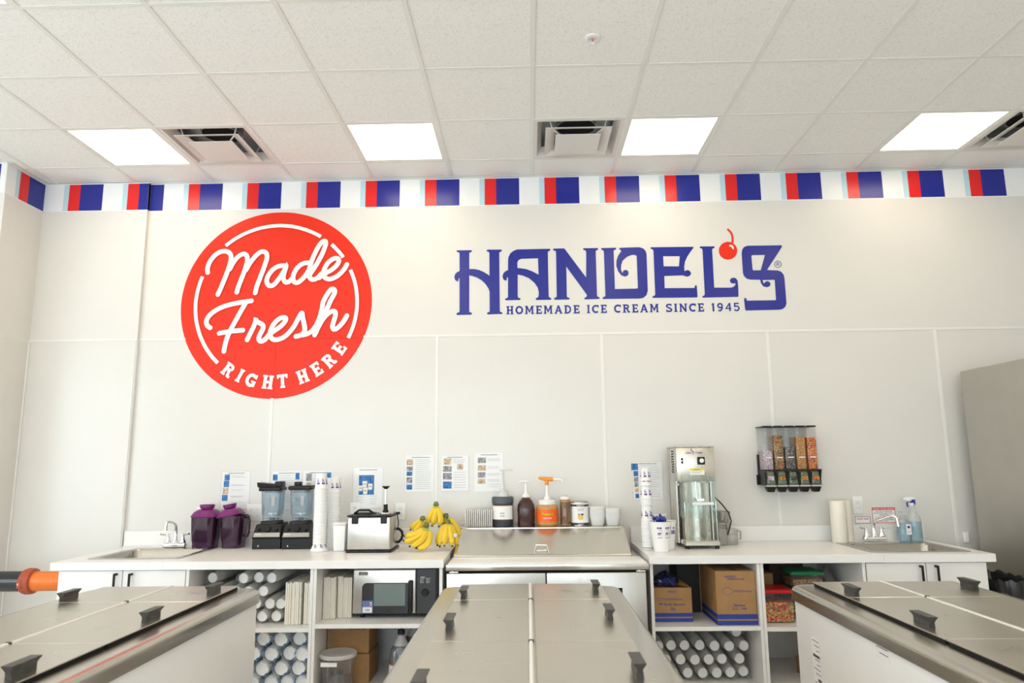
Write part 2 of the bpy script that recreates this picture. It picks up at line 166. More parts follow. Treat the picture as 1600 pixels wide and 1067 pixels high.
LOGO={'letters':[('H',[[[(-0.519,3.041),(-0.514,3.048),(-0.407,3.047),(-0.401,3.041),(-0.406,3.034),(-0.418,3.031),(-0.423,3.023),(-0.423,2.577),(-0.417,2.569),(-0.407,2.568),(-0.402,2.56),(-0.407,2.552),(-0.513,2.551),(-0.519,2.557),(-0.514,2.567),(-0.5,2.57),(-0.495,2.578),(-0.496,3.021),(-0.5,3.032),(-0.514,3.034)]],[[(-0.292,3.041),(-0.287,3.049),(-0.182,3.048),(-0.176,3.042),(-0.181,3.033),(-0.191,3.031),(-0.197,3.022),(-0.196,2.576),(-0.19,2.568),(-0.18,2.566),(-0.175,2.559),(-0.18,2.554),(-0.286,2.552),(-0.292,2.558),(-0.286,2.567),(-0.276,2.569),(-0.271,2.577),(-0.271,3.023),(-0.276,3.033),(-0.287,3.034)]],[[(-0.429,2.901),(-0.383,2.9),(-0.348,2.892),(-0.313,2.876),(-0.263,2.842),(-0.255,2.785),(-0.264,2.714),(-0.27,2.72),(-0.278,2.747),(-0.301,2.783),(-0.33,2.813),(-0.365,2.835),(-0.4,2.847),(-0.429,2.854)]],[[(-0.488,2.89),(-0.494,2.887),(-0.515,2.878),(-0.529,2.862),(-0.535,2.841),(-0.529,2.819),(-0.514,2.807),(-0.506,2.81),(-0.504,2.822),(-0.502,2.831),(-0.488,2.836)]]]),('A',[[[(-0.131,2.964),(-0.127,2.991),(-0.113,3.018),(-0.089,3.037),(-0.063,3.047),(0.181,3.048),(0.189,3.042),(0.184,3.033),(0.174,3.03),(0.168,3.022),(0.168,2.683),(0.173,2.674),(0.184,2.67),(0.188,2.662),(0.184,2.656),(0.076,2.656),(0.07,2.664),(0.076,2.671),(0.087,2.674),(0.093,2.684),(0.096,2.714),(0.088,2.75),(0.065,2.786),(0.025,2.823),(-0.021,2.844),(-0.06,2.853),(-0.062,2.684),(-0.056,2.674),(-0.044,2.671),(-0.039,2.665),(-0.044,2.658),(-0.151,2.657),(-0.157,2.663),(-0.152,2.671),(-0.141,2.674),(-0.134,2.682)],[(-0.061,2.903),(-0.062,2.944),(-0.052,2.965),(-0.031,2.974),(0.094,2.976),(0.096,2.849),(0.049,2.876),(0.003,2.894),(-0.032,2.9)]],[[(-0.126,2.891),(-0.133,2.888),(-0.152,2.879),(-0.168,2.862),(-0.174,2.838),(-0.167,2.817),(-0.151,2.807),(-0.143,2.811),(-0.143,2.822),(-0.14,2.831),(-0.126,2.838)]]]),('N',[[[(0.207,3.043),(0.212,3.049),(0.293,3.049),(0.45,2.822),(0.456,3.017),(0.451,3.031),(0.437,3.035),(0.432,3.042),(0.437,3.048),(0.541,3.048),(0.547,3.041),(0.543,3.033),(0.532,3.031),(0.527,3.022),(0.527,2.683),(0.532,2.674),(0.542,2.67),(0.547,2.664),(0.542,2.657),(0.437,2.655),(0.431,2.661),(0.436,2.669),(0.448,2.673),(0.453,2.688),(0.304,2.908),(0.303,2.681),(0.308,2.672),(0.32,2.669),(0.324,2.663),(0.318,2.656),(0.213,2.656),(0.207,2.663),(0.212,2.671),(0.223,2.673),(0.228,2.682),(0.23,3.021),(0.226,3.031),(0.211,3.035)]]]),('D',[[[(0.567,3.041),(0.573,3.047),(0.676,3.048),(0.682,3.041),(0.677,3.033),(0.667,3.031),(0.661,3.023),(0.661,2.73),(0.827,2.731),(0.831,2.738),(0.832,2.981),(0.818,2.99),(0.792,2.989),(0.757,2.974),(0.726,2.946),(0.714,2.913),(0.711,2.877),(0.72,2.852),(0.73,2.871),(0.747,2.876),(0.764,2.867),(0.767,2.846),(0.757,2.829),(0.737,2.824),(0.711,2.835),(0.689,2.866),(0.677,2.908),(0.68,2.95),(0.693,2.986),(0.717,3.019),(0.715,3.029),(0.703,3.035),(0.704,3.043),(0.713,3.047),(0.841,3.049),(0.859,3.048),(0.885,3.037),(0.901,3.016),(0.906,2.994),(0.903,2.713),(0.893,2.681),(0.869,2.66),(0.843,2.655),(0.572,2.656),(0.566,2.662),(0.571,2.67),(0.583,2.673),(0.589,2.682),(0.588,3.018),(0.583,3.03),(0.571,3.034)]]]),('E',[[[(0.935,3.041),(0.941,3.047),(1.254,3.045),(1.259,3.038),(1.235,3.01),(1.21,2.974),(1.19,2.935),(1.181,2.894),(1.181,2.858),(1.193,2.863),(1.204,2.867),(1.221,2.86),(1.23,2.842),(1.222,2.824),(1.201,2.816),(1.182,2.821),(1.168,2.827),(1.03,2.824),(1.029,2.731),(1.249,2.729),(1.253,2.746),(1.26,2.751),(1.267,2.744),(1.268,2.663),(1.264,2.657),(0.938,2.659),(0.934,2.665),(0.939,2.671),(0.95,2.674),(0.957,2.683),(0.958,3.021),(0.951,3.031),(0.94,3.035)],[(1.029,2.976),(1.152,2.974),(1.142,2.896),(1.029,2.898)]]]),('L',[[[(1.303,3.041),(1.309,3.047),(1.411,3.046),(1.416,3.04),(1.411,3.033),(1.401,3.029),(1.395,3.022),(1.394,2.729),(1.517,2.727),(1.537,2.734),(1.553,2.75),(1.549,2.761),(1.535,2.758),(1.519,2.764),(1.512,2.781),(1.52,2.796),(1.538,2.803),(1.558,2.798),(1.57,2.778),(1.571,2.73),(1.568,2.662),(1.564,2.657),(1.307,2.655),(1.302,2.661),(1.307,2.668),(1.316,2.67),(1.322,2.68),(1.324,3.02),(1.319,3.031),(1.307,3.033)]]]),('S',[[[(1.613,2.991),(1.618,3.016),(1.632,3.036),(1.656,3.046),(1.91,3.046),(1.916,3.038),(1.91,3.027),(1.791,2.857),(1.869,2.853),(1.895,2.842),(1.91,2.821),(1.915,2.793),(1.916,2.602),(1.905,2.576),(1.884,2.559),(1.861,2.555),(1.618,2.553),(1.611,2.561),(1.608,2.638),(1.614,2.648),(1.623,2.646),(1.628,2.627),(1.84,2.627),(1.842,2.637),(1.843,2.777),(1.837,2.782),(1.753,2.781),(1.76,2.755),(1.774,2.768),(1.788,2.772),(1.804,2.766),(1.81,2.748),(1.801,2.732),(1.78,2.726),(1.755,2.734),(1.74,2.758),(1.736,2.784),(1.663,2.786),(1.637,2.794),(1.618,2.815),(1.613,2.836)],[(1.683,2.968),(1.692,2.973),(1.784,2.973),(1.745,2.856),(1.689,2.856),(1.685,2.866)]]])],'cherry':[(1.581,3.009),(1.579,2.999),(1.576,2.988),(1.571,2.978),(1.565,2.969),(1.558,2.961),(1.549,2.954),(1.54,2.949),(1.53,2.945),(1.519,2.943),(1.509,2.942),(1.498,2.943),(1.488,2.946),(1.478,2.95),(1.469,2.956),(1.462,2.963),(1.455,2.971),(1.45,2.98),(1.447,2.99),(1.445,3.001),(1.445,3.012),(1.446,3.022),(1.449,3.033),(1.454,3.043),(1.46,3.052),(1.467,3.06),(1.476,3.067),(1.485,3.072),(1.496,3.076),(1.506,3.079),(1.517,3.079),(1.527,3.078),(1.538,3.076),(1.547,3.071),(1.556,3.066),(1.564,3.058),(1.57,3.05),(1.575,3.041),(1.579,3.031),(1.581,3.02)],'glint':[(1.52,3.047),(1.534,3.057),(1.549,3.052),(1.557,3.034),(1.554,3.017),(1.547,3.024),(1.539,3.038),(1.526,3.043)],'stem':[(1.517,3.178),(1.519,3.177),(1.522,3.174),(1.526,3.17),(1.531,3.165),(1.536,3.159),(1.541,3.152),(1.545,3.145),(1.548,3.137),(1.55,3.127),(1.552,3.117),(1.552,3.104),(1.551,3.09),(1.55,3.08),(1.55,3.073),(1.55,3.069)],'reg_ring':[(1.899,2.899),(1.898,2.894),(1.896,2.888),(1.893,2.884),(1.889,2.88),(1.884,2.877),(1.878,2.875),(1.873,2.874),(1.867,2.875),(1.862,2.877),(1.858,2.88),(1.854,2.884),(1.852,2.889),(1.85,2.895),(1.85,2.9),(1.851,2.906),(1.853,2.911),(1.857,2.916),(1.861,2.92),(1.866,2.923),(1.871,2.925),(1.877,2.925),(1.882,2.925),(1.887,2.923),(1.891,2.919),(1.895,2.915),(1.898,2.91),(1.899,2.905)],'reg_R':[[(1.866,2.886),(1.868,2.912),(1.879,2.912),(1.884,2.906),(1.878,2.899),(1.867,2.899)],[(1.875,2.899),(1.884,2.886)]],'ring':[[(-1.549,3.171),(-1.577,3.188),(-1.607,3.203),(-1.637,3.216),(-1.667,3.228),(-1.698,3.238),(-1.729,3.247),(-1.761,3.254),(-1.792,3.259),(-1.824,3.262),(-1.855,3.264),(-1.887,3.264),(-1.918,3.262),(-1.949,3.259),(-1.979,3.254),(-2.01,3.248),(-2.039,3.241),(-2.068,3.231),(-2.096,3.221),(-2.124,3.209),(-2.151,3.196),(-2.177,3.181),(-2.203,3.166),(-2.227,3.149),(-2.251,3.131),(-2.274,3.112)],[(-1.373,3.006),(-1.387,3.024),(-1.402,3.043),(-1.417,3.06),(-1.433,3.077),(-1.449,3.094),(-1.466,3.109)],[(-1.319,2.388),(-1.307,2.416),(-1.296,2.444),(-1.286,2.472),(-1.278,2.502),(-1.271,2.532),(-1.266,2.562),(-1.262,2.593),(-1.26,2.625),(-1.26,2.656),(-1.261,2.688),(-1.264,2.72),(-1.268,2.752),(-1.274,2.784),(-1.282,2.816),(-1.292,2.847),(-1.304,2.878),(-1.317,2.909)],[(-2.437,2.874),(-2.447,2.845),(-2.455,2.816),(-2.462,2.787),(-2.468,2.757),(-2.472,2.727),(-2.475,2.696),(-2.476,2.665),(-2.475,2.634),(-2.473,2.603),(-2.469,2.572),(-2.464,2.541),(-2.457,2.511),(-2.448,2.48),(-2.438,2.45),(-2.427,2.421),(-2.413,2.392),(-2.399,2.364),(-2.383,2.336),(-2.365,2.31),(-2.346,2.284),(-2.326,2.259),(-2.304,2.236),(-2.282,2.214)]],'disc':[(-1.151,2.628),(-1.15,2.676),(-1.153,2.725),(-1.159,2.774),(-1.168,2.822),(-1.181,2.87),(-1.197,2.918),(-1.217,2.964),(-1.24,3.009),(-1.267,3.052),(-1.296,3.094),(-1.329,3.133),(-1.364,3.17),(-1.402,3.204),(-1.442,3.236),(-1.484,3.264),(-1.528,3.289),(-1.573,3.311),(-1.619,3.329),(-1.666,3.344),(-1.713,3.356),(-1.761,3.365),(-1.809,3.37),(-1.856,3.372),(-1.904,3.371),(-1.95,3.367),(-1.996,3.36),(-2.041,3.35),(-2.085,3.337),(-2.128,3.322),(-2.17,3.304),(-2.21,3.284),(-2.249,3.262),(-2.286,3.237),(-2.322,3.21),(-2.356,3.18),(-2.388,3.149),(-2.418,3.116),(-2.446,3.081),(-2.472,3.044),(-2.495,3.005),(-2.517,2.965),(-2.535,2.924),(-2.551,2.881),(-2.565,2.836),(-2.575,2.791),(-2.583,2.745),(-2.588,2.698),(-2.589,2.65),(-2.587,2.603),(-2.582,2.555),(-2.574,2.507),(-2.562,2.46),(-2.547,2.413),(-2.529,2.368),(-2.507,2.323),(-2.483,2.281),(-2.455,2.24),(-2.425,2.201),(-2.392,2.164),(-2.357,2.13),(-2.32,2.098),(-2.28,2.07),(-2.24,2.044),(-2.197,2.021),(-2.154,2.001),(-2.11,1.984),(-2.065,1.97),(-2.02,1.96),(-1.975,1.952),(-1.929,1.947),(-1.884,1.945),(-1.839,1.946),(-1.795,1.949),(-1.751,1.956),(-1.709,1.964),(-1.666,1.976),(-1.625,1.989),(-1.585,2.005),(-1.546,2.024),(-1.509,2.044),(-1.472,2.067),(-1.437,2.092),(-1.404,2.119),(-1.372,2.148),(-1.341,2.178),(-1.313,2.211),(-1.286,2.246),(-1.261,2.282),(-1.239,2.321),(-1.218,2.36),(-1.2,2.402),(-1.185,2.445),(-1.172,2.489),(-1.162,2.535),(-1.155,2.581)],'script':[[(-2.399,2.905),(-2.399,2.906),(-2.4,2.91),(-2.401,2.915),(-2.402,2.921),(-2.403,2.929),(-2.402,2.938),(-2.401,2.947),(-2.399,2.958),(-2.396,2.968),(-2.392,2.979),(-2.387,2.99),(-2.381,3.002),(-2.373,3.013),(-2.365,3.023),(-2.357,3.033),(-2.347,3.043),(-2.337,3.051),(-2.327,3.057),(-2.317,3.062),(-2.307,3.065),(-2.297,3.068),(-2.287,3.069),(-2.277,3.069),(-2.268,3.068),(-2.259,3.065),(-2.251,3.062),(-2.244,3.057),(-2.238,3.051),(-2.234,3.044),(-2.23,3.036),(-2.228,3.028),(-2.227,3.019),(-2.227,3.009),(-2.228,2.997),(-2.23,2.985),(-2.233,2.971),(-2.236,2.955),(-2.24,2.939),(-2.245,2.921),(-2.251,2.902),(-2.257,2.882),(-2.264,2.862),(-2.271,2.842),(-2.278,2.821),(-2.285,2.802),(-2.291,2.784),(-2.297,2.769),(-2.303,2.754),(-2.307,2.744),(-2.31,2.737),(-2.311,2.733)],[(-2.232,2.929),(-2.231,2.932),(-2.228,2.938),(-2.224,2.947),(-2.219,2.959),(-2.213,2.971),(-2.206,2.983),(-2.199,2.994),(-2.191,3.006),(-2.183,3.016),(-2.175,3.024),(-2.166,3.031),(-2.158,3.037),(-2.15,3.041),(-2.143,3.044),(-2.135,3.045),(-2.129,3.045),(-2.122,3.043),(-2.117,3.04),(-2.112,3.036),(-2.108,3.03),(-2.105,3.023),(-2.103,3.016),(-2.102,3.007),(-2.101,2.997),(-2.102,2.985),(-2.104,2.972),(-2.108,2.956),(-2.112,2.939),(-2.117,2.921),(-2.122,2.904),(-2.127,2.887),(-2.133,2.869),(-2.139,2.852),(-2.144,2.836),(-2.15,2.82),(-2.155,2.804),(-2.159,2.79),(-2.162,2.779),(-2.165,2.768),(-2.166,2.76),(-2.168,2.754),(-2.168,2.75),(-2.169,2.748)],[(-2.108,2.92),(-2.107,2.923),(-2.103,2.93),(-2.098,2.94),(-2.091,2.954),(-2.084,2.968),(-2.076,2.98),(-2.068,2.992),(-2.06,3.003),(-2.052,3.014),(-2.043,3.025),(-2.034,3.035),(-2.024,3.044),(-2.014,3.052),(-2.006,3.057),(-1.997,3.06),(-1.99,3.062),(-1.983,3.061),(-1.976,3.06),(-1.969,3.056),(-1.964,3.051),(-1.959,3.045),(-1.956,3.038),(-1.954,3.03),(-1.953,3.021),(-1.953,3.011),(-1.955,2.999),(-1.958,2.985),(-1.963,2.969),(-1.968,2.951),(-1.974,2.932),(-1.98,2.911),(-1.988,2.889),(-1.995,2.867),(-2.001,2.847),(-2.008,2.829),(-2.013,2.812),(-2.018,2.796),(-2.022,2.782),(-2.024,2.769),(-2.026,2.758),(-2.028,2.749),(-2.028,2.743),(-2.029,2.741)],[(-1.805,2.95),(-1.808,2.949),(-1.816,2.949),(-1.826,2.949),(-1.841,2.948),(-1.854,2.946),(-1.867,2.943),(-1.878,2.938),(-1.888,2.932),(-1.897,2.925),(-1.907,2.916),(-1.916,2.905),(-1.925,2.893),(-1.932,2.881),(-1.938,2.87),(-1.942,2.859),(-1.945,2.849),(-1.947,2.839),(-1.946,2.829),(-1.944,2.819),(-1.94,2.81),(-1.935,2.803),(-1.93,2.798),(-1.923,2.794),(-1.915,2.793),(-1.907,2.794),(-1.899,2.797),(-1.891,2.802),(-1.883,2.81),(-1.875,2.819),(-1.867,2.829),(-1.859,2.84),(-1.851,2.852),(-1.843,2.864),(-1.836,2.876),(-1.828,2.889),(-1.821,2.902),(-1.815,2.914),(-1.81,2.924),(-1.807,2.932),(-1.805,2.939),(-1.804,2.942),(-1.804,2.94),(-1.806,2.934),(-1.809,2.923),(-1.812,2.912),(-1.815,2.9),(-1.818,2.887),(-1.821,2.873),(-1.822,2.86),(-1.821,2.849),(-1.818,2.839),(-1.813,2.83),(-1.808,2.824),(-1.802,2.82),(-1.796,2.818),(-1.789,2.819),(-1.782,2.821),(-1.776,2.825),(-1.77,2.83),(-1.764,2.837),(-1.759,2.842),(-1.756,2.846),(-1.755,2.847)],[(-1.638,2.968),(-1.64,2.968),(-1.644,2.968),(-1.651,2.968),(-1.659,2.967),(-1.668,2.966),(-1.677,2.962),(-1.687,2.957),(-1.697,2.951),(-1.706,2.943),(-1.715,2.934),(-1.723,2.924),(-1.73,2.913),(-1.736,2.902),(-1.741,2.89),(-1.745,2.879),(-1.747,2.868),(-1.748,2.857),(-1.748,2.848),(-1.747,2.839),(-1.745,2.831),(-1.741,2.825),(-1.737,2.82),(-1.731,2.817),(-1.724,2.815),(-1.717,2.815),(-1.709,2.817),(-1.701,2.821),(-1.693,2.827),(-1.685,2.834),(-1.677,2.842),(-1.669,2.851),(-1.66,2.862),(-1.653,2.872),(-1.646,2.882),(-1.64,2.893),(-1.634,2.903),(-1.63,2.911),(-1.627,2.916),(-1.626,2.919)],[(-1.63,2.863),(-1.628,2.866),(-1.624,2.872),(-1.619,2.881),(-1.612,2.893),(-1.604,2.906),(-1.595,2.92),(-1.586,2.935),(-1.577,2.95),(-1.568,2.966),(-1.56,2.981),(-1.552,2.997),(-1.544,3.013),(-1.537,3.028),(-1.531,3.043),(-1.525,3.057),(-1.521,3.071),(-1.517,3.084),(-1.514,3.095),(-1.511,3.104),(-1.509,3.112),(-1.509,3.119),(-1.509,3.125),(-1.511,3.13),(-1.515,3.134),(-1.519,3.135),(-1.523,3.136),(-1.529,3.134),(-1.535,3.13),(-1.541,3.125),(-1.547,3.118),(-1.554,3.109),(-1.561,3.099),(-1.567,3.087),(-1.574,3.075),(-1.58,3.062),(-1.586,3.048),(-1.592,3.034),(-1.598,3.02),(-1.603,3.006),(-1.608,2.992),(-1.613,2.978),(-1.617,2.963),(-1.621,2.949),(-1.624,2.934),(-1.627,2.92),(-1.628,2.907),(-1.629,2.896),(-1.629,2.885),(-1.628,2.876),(-1.627,2.867),(-1.624,2.859),(-1.621,2.852),(-1.617,2.847),(-1.613,2.842),(-1.607,2.839),(-1.601,2.837),(-1.595,2.837),(-1.588,2.837),(-1.581,2.839),(-1.573,2.843),(-1.566,2.847),(-1.558,2.853),(-1.551,2.861),(-1.544,2.869),(-1.538,2.876),(-1.534,2.88),(-1.533,2.882)],[(-1.552,2.849),(-1.549,2.851),(-1.544,2.855),(-1.536,2.862),(-1.525,2.87),(-1.514,2.878),(-1.501,2.886),(-1.489,2.893),(-1.475,2.9),(-1.463,2.907),(-1.452,2.915),(-1.441,2.924),(-1.432,2.933),(-1.424,2.941),(-1.417,2.95),(-1.412,2.959),(-1.408,2.968),(-1.406,2.976),(-1.406,2.983),(-1.408,2.989),(-1.412,2.994),(-1.417,2.998),(-1.423,2.999),(-1.431,3.0),(-1.44,2.998),(-1.449,2.995),(-1.458,2.99),(-1.468,2.983),(-1.478,2.975),(-1.487,2.965),(-1.495,2.954),(-1.502,2.942),(-1.508,2.929),(-1.513,2.917),(-1.516,2.905),(-1.519,2.895),(-1.52,2.885),(-1.519,2.875),(-1.517,2.867),(-1.514,2.86),(-1.508,2.853),(-1.503,2.848),(-1.496,2.844),(-1.489,2.841),(-1.481,2.839),(-1.473,2.838),(-1.463,2.839),(-1.452,2.842),(-1.44,2.846),(-1.429,2.852),(-1.418,2.858),(-1.408,2.865),(-1.398,2.874),(-1.389,2.882),(-1.381,2.891),(-1.373,2.9),(-1.367,2.908),(-1.361,2.916),(-1.356,2.924),(-1.352,2.932),(-1.349,2.939),(-1.346,2.944),(-1.345,2.947),(-1.344,2.949)],[(-2.355,2.48),(-2.356,2.481),(-2.36,2.483),(-2.365,2.487),(-2.371,2.491),(-2.377,2.497),(-2.381,2.504),(-2.384,2.512),(-2.386,2.521),(-2.386,2.531),(-2.384,2.541),(-2.38,2.551),(-2.374,2.562),(-2.366,2.573),(-2.356,2.584),(-2.344,2.595),(-2.33,2.605),(-2.315,2.615),(-2.299,2.624),(-2.282,2.632),(-2.265,2.639),(-2.246,2.646),(-2.226,2.651),(-2.206,2.656),(-2.184,2.661),(-2.165,2.664),(-2.147,2.668),(-2.131,2.67),(-2.116,2.672),(-2.103,2.674),(-2.091,2.676),(-2.08,2.677),(-2.07,2.678),(-2.062,2.679),(-2.057,2.68),(-2.055,2.68)],[(-2.101,2.659),(-2.103,2.655),(-2.107,2.647),(-2.113,2.636),(-2.122,2.62),(-2.13,2.604),(-2.139,2.586),(-2.149,2.567),(-2.158,2.547),(-2.168,2.528),(-2.177,2.51),(-2.185,2.493),(-2.193,2.477),(-2.201,2.46),(-2.208,2.443),(-2.215,2.425),(-2.221,2.407),(-2.226,2.39),(-2.23,2.375),(-2.233,2.361),(-2.235,2.349),(-2.237,2.337),(-2.238,2.327),(-2.239,2.319),(-2.24,2.312),(-2.241,2.306),(-2.241,2.303),(-2.241,2.301)],[(-2.284,2.437),(-2.281,2.438),(-2.276,2.439),(-2.268,2.44),(-2.257,2.442),(-2.246,2.443),(-2.236,2.445),(-2.225,2.447),(-2.214,2.449),(-2.203,2.451),(-2.193,2.452),(-2.182,2.453),(-2.171,2.454),(-2.16,2.454),(-2.149,2.455),(-2.138,2.456),(-2.126,2.457),(-2.117,2.457),(-2.111,2.458),(-2.108,2.458)],[(-2.072,2.385),(-2.071,2.389),(-2.067,2.396),(-2.063,2.407),(-2.056,2.421),(-2.05,2.435),(-2.044,2.449),(-2.038,2.462),(-2.032,2.474),(-2.028,2.486),(-2.024,2.497),(-2.02,2.507),(-2.018,2.516),(-2.016,2.524),(-2.015,2.533),(-2.014,2.54),(-2.014,2.548),(-2.013,2.551),(-2.013,2.551),(-2.014,2.548),(-2.014,2.54),(-2.013,2.534),(-2.011,2.528),(-2.006,2.523),(-2.001,2.519),(-1.995,2.515),(-1.988,2.512),(-1.981,2.508),(-1.974,2.505),(-1.968,2.501),(-1.963,2.497),(-1.959,2.493),(-1.957,2.488),(-1.956,2.483),(-1.956,2.476),(-1.957,2.469),(-1.96,2.461),(-1.963,2.453),(-1.967,2.444),(-1.972,2.435),(-1.976,2.426),(-1.98,2.418),(-1.983,2.41),(-1.985,2.402),(-1.985,2.395),(-1.985,2.388),(-1.982,2.383),(-1.979,2.378),(-1.974,2.374),(-1.969,2.372),(-1.963,2.372),(-1.957,2.374),(-1.95,2.377),(-1.943,2.383),(-1.935,2.389),(-1.928,2.397),(-1.92,2.406),(-1.915,2.412),(-1.911,2.417),(-1.909,2.419)],[(-1.939,2.383),(-1.937,2.386),(-1.933,2.391),(-1.927,2.399),(-1.919,2.41),(-1.91,2.42),(-1.901,2.429),(-1.891,2.437),(-1.88,2.444),(-1.87,2.451),(-1.858,2.459),(-1.846,2.468),(-1.834,2.477),(-1.823,2.486),(-1.814,2.495),(-1.806,2.504),(-1.799,2.513),(-1.794,2.521),(-1.791,2.528),(-1.789,2.534),(-1.789,2.54),(-1.791,2.544),(-1.794,2.547),(-1.798,2.549),(-1.803,2.55),(-1.81,2.55),(-1.817,2.549),(-1.825,2.547),(-1.834,2.543),(-1.842,2.538),(-1.851,2.531),(-1.86,2.523),(-1.868,2.513),(-1.876,2.503),(-1.883,2.493),(-1.888,2.482),(-1.893,2.471),(-1.897,2.46),(-1.9,2.45),(-1.901,2.439),(-1.902,2.428),(-1.901,2.418),(-1.898,2.409),(-1.894,2.401),(-1.888,2.393),(-1.881,2.388),(-1.873,2.384),(-1.865,2.382),(-1.855,2.382),(-1.844,2.383),(-1.833,2.386),(-1.821,2.39),(-1.809,2.395),(-1.797,2.402),(-1.786,2.41),(-1.775,2.419),(-1.765,2.43),(-1.755,2.441),(-1.746,2.452),(-1.737,2.464),(-1.728,2.477),(-1.72,2.49),(-1.713,2.504),(-1.706,2.518),(-1.699,2.532),(-1.693,2.545),(-1.687,2.557),(-1.682,2.567),(-1.677,2.576),(-1.672,2.58),(-1.669,2.579),(-1.667,2.574),(-1.666,2.563),(-1.664,2.551),(-1.661,2.538),(-1.657,2.524),(-1.653,2.51),(-1.65,2.496),(-1.647,2.484),(-1.645,2.474),(-1.644,2.465),(-1.644,2.456),(-1.645,2.448),(-1.647,2.441),(-1.65,2.433),(-1.655,2.427),(-1.66,2.422),(-1.666,2.417),(-1.673,2.414),(-1.68,2.411),(-1.686,2.409),(-1.693,2.407),(-1.699,2.406),(-1.704,2.406),(-1.707,2.405),(-1.708,2.405)],[(-1.655,2.415),(-1.652,2.416),(-1.646,2.418),(-1.636,2.42),(-1.624,2.424),(-1.613,2.429),(-1.602,2.435),(-1.592,2.442),(-1.584,2.451),(-1.576,2.462),(-1.568,2.473),(-1.561,2.486),(-1.554,2.501),(-1.548,2.515),(-1.542,2.53),(-1.537,2.544),(-1.532,2.559),(-1.528,2.57),(-1.526,2.577),(-1.525,2.581)],[(-1.57,2.414),(-1.569,2.419),(-1.565,2.428),(-1.56,2.441),(-1.553,2.459),(-1.546,2.477),(-1.538,2.494),(-1.53,2.512),(-1.521,2.529),(-1.512,2.547),(-1.504,2.565),(-1.495,2.583),(-1.487,2.602),(-1.48,2.619),(-1.474,2.634),(-1.469,2.647),(-1.465,2.657),(-1.461,2.668),(-1.456,2.678),(-1.451,2.688),(-1.445,2.699),(-1.44,2.708),(-1.436,2.718),(-1.432,2.726),(-1.43,2.735),(-1.429,2.742),(-1.43,2.748),(-1.433,2.754),(-1.437,2.759),(-1.441,2.761),(-1.446,2.762),(-1.451,2.761),(-1.457,2.759),(-1.462,2.754),(-1.468,2.747),(-1.475,2.738),(-1.481,2.728),(-1.488,2.716),(-1.495,2.705),(-1.501,2.692),(-1.507,2.679),(-1.512,2.667),(-1.516,2.655),(-1.518,2.644),(-1.518,2.633),(-1.519,2.623),(-1.52,2.613),(-1.522,2.603),(-1.525,2.594),(-1.526,2.587),(-1.528,2.583),(-1.528,2.581)],[(-1.562,2.428),(-1.561,2.433),(-1.557,2.441),(-1.553,2.453),(-1.546,2.469),(-1.538,2.485),(-1.53,2.501),(-1.521,2.518),(-1.51,2.534),(-1.5,2.548),(-1.49,2.56),(-1.479,2.57),(-1.469,2.578),(-1.459,2.585),(-1.45,2.589),(-1.442,2.592),(-1.435,2.592),(-1.429,2.591),(-1.425,2.589),(-1.421,2.584),(-1.419,2.578),(-1.418,2.57),(-1.419,2.562),(-1.42,2.553),(-1.422,2.543),(-1.425,2.533),(-1.428,2.522),(-1.431,2.512),(-1.434,2.501),(-1.436,2.491),(-1.438,2.483),(-1.438,2.475),(-1.437,2.469),(-1.435,2.464),(-1.432,2.459),(-1.429,2.456),(-1.424,2.455),(-1.418,2.455),(-1.412,2.457),(-1.405,2.461),(-1.397,2.467),(-1.389,2.475),(-1.38,2.483),(-1.372,2.493),(-1.363,2.503),(-1.356,2.514),(-1.349,2.524),(-1.344,2.533),(-1.34,2.542),(-1.337,2.549),(-1.335,2.554),(-1.333,2.556)]],'here':[('R',-2.2,2.161,-0.635),('I',-2.112,2.119,-0.474),('G',-2.027,2.084,-0.318),('H',-1.903,2.068,-0.103),('T',-1.795,2.074,0.091),('H',-1.647,2.107,0.366),('E',-1.546,2.159,0.575),('R',-1.455,2.222,0.775),('E',-1.384,2.311,0.98)],'home':((-0.148,2.548),(1.571,2.551),(-0.148,2.611),(1.575,2.614))}
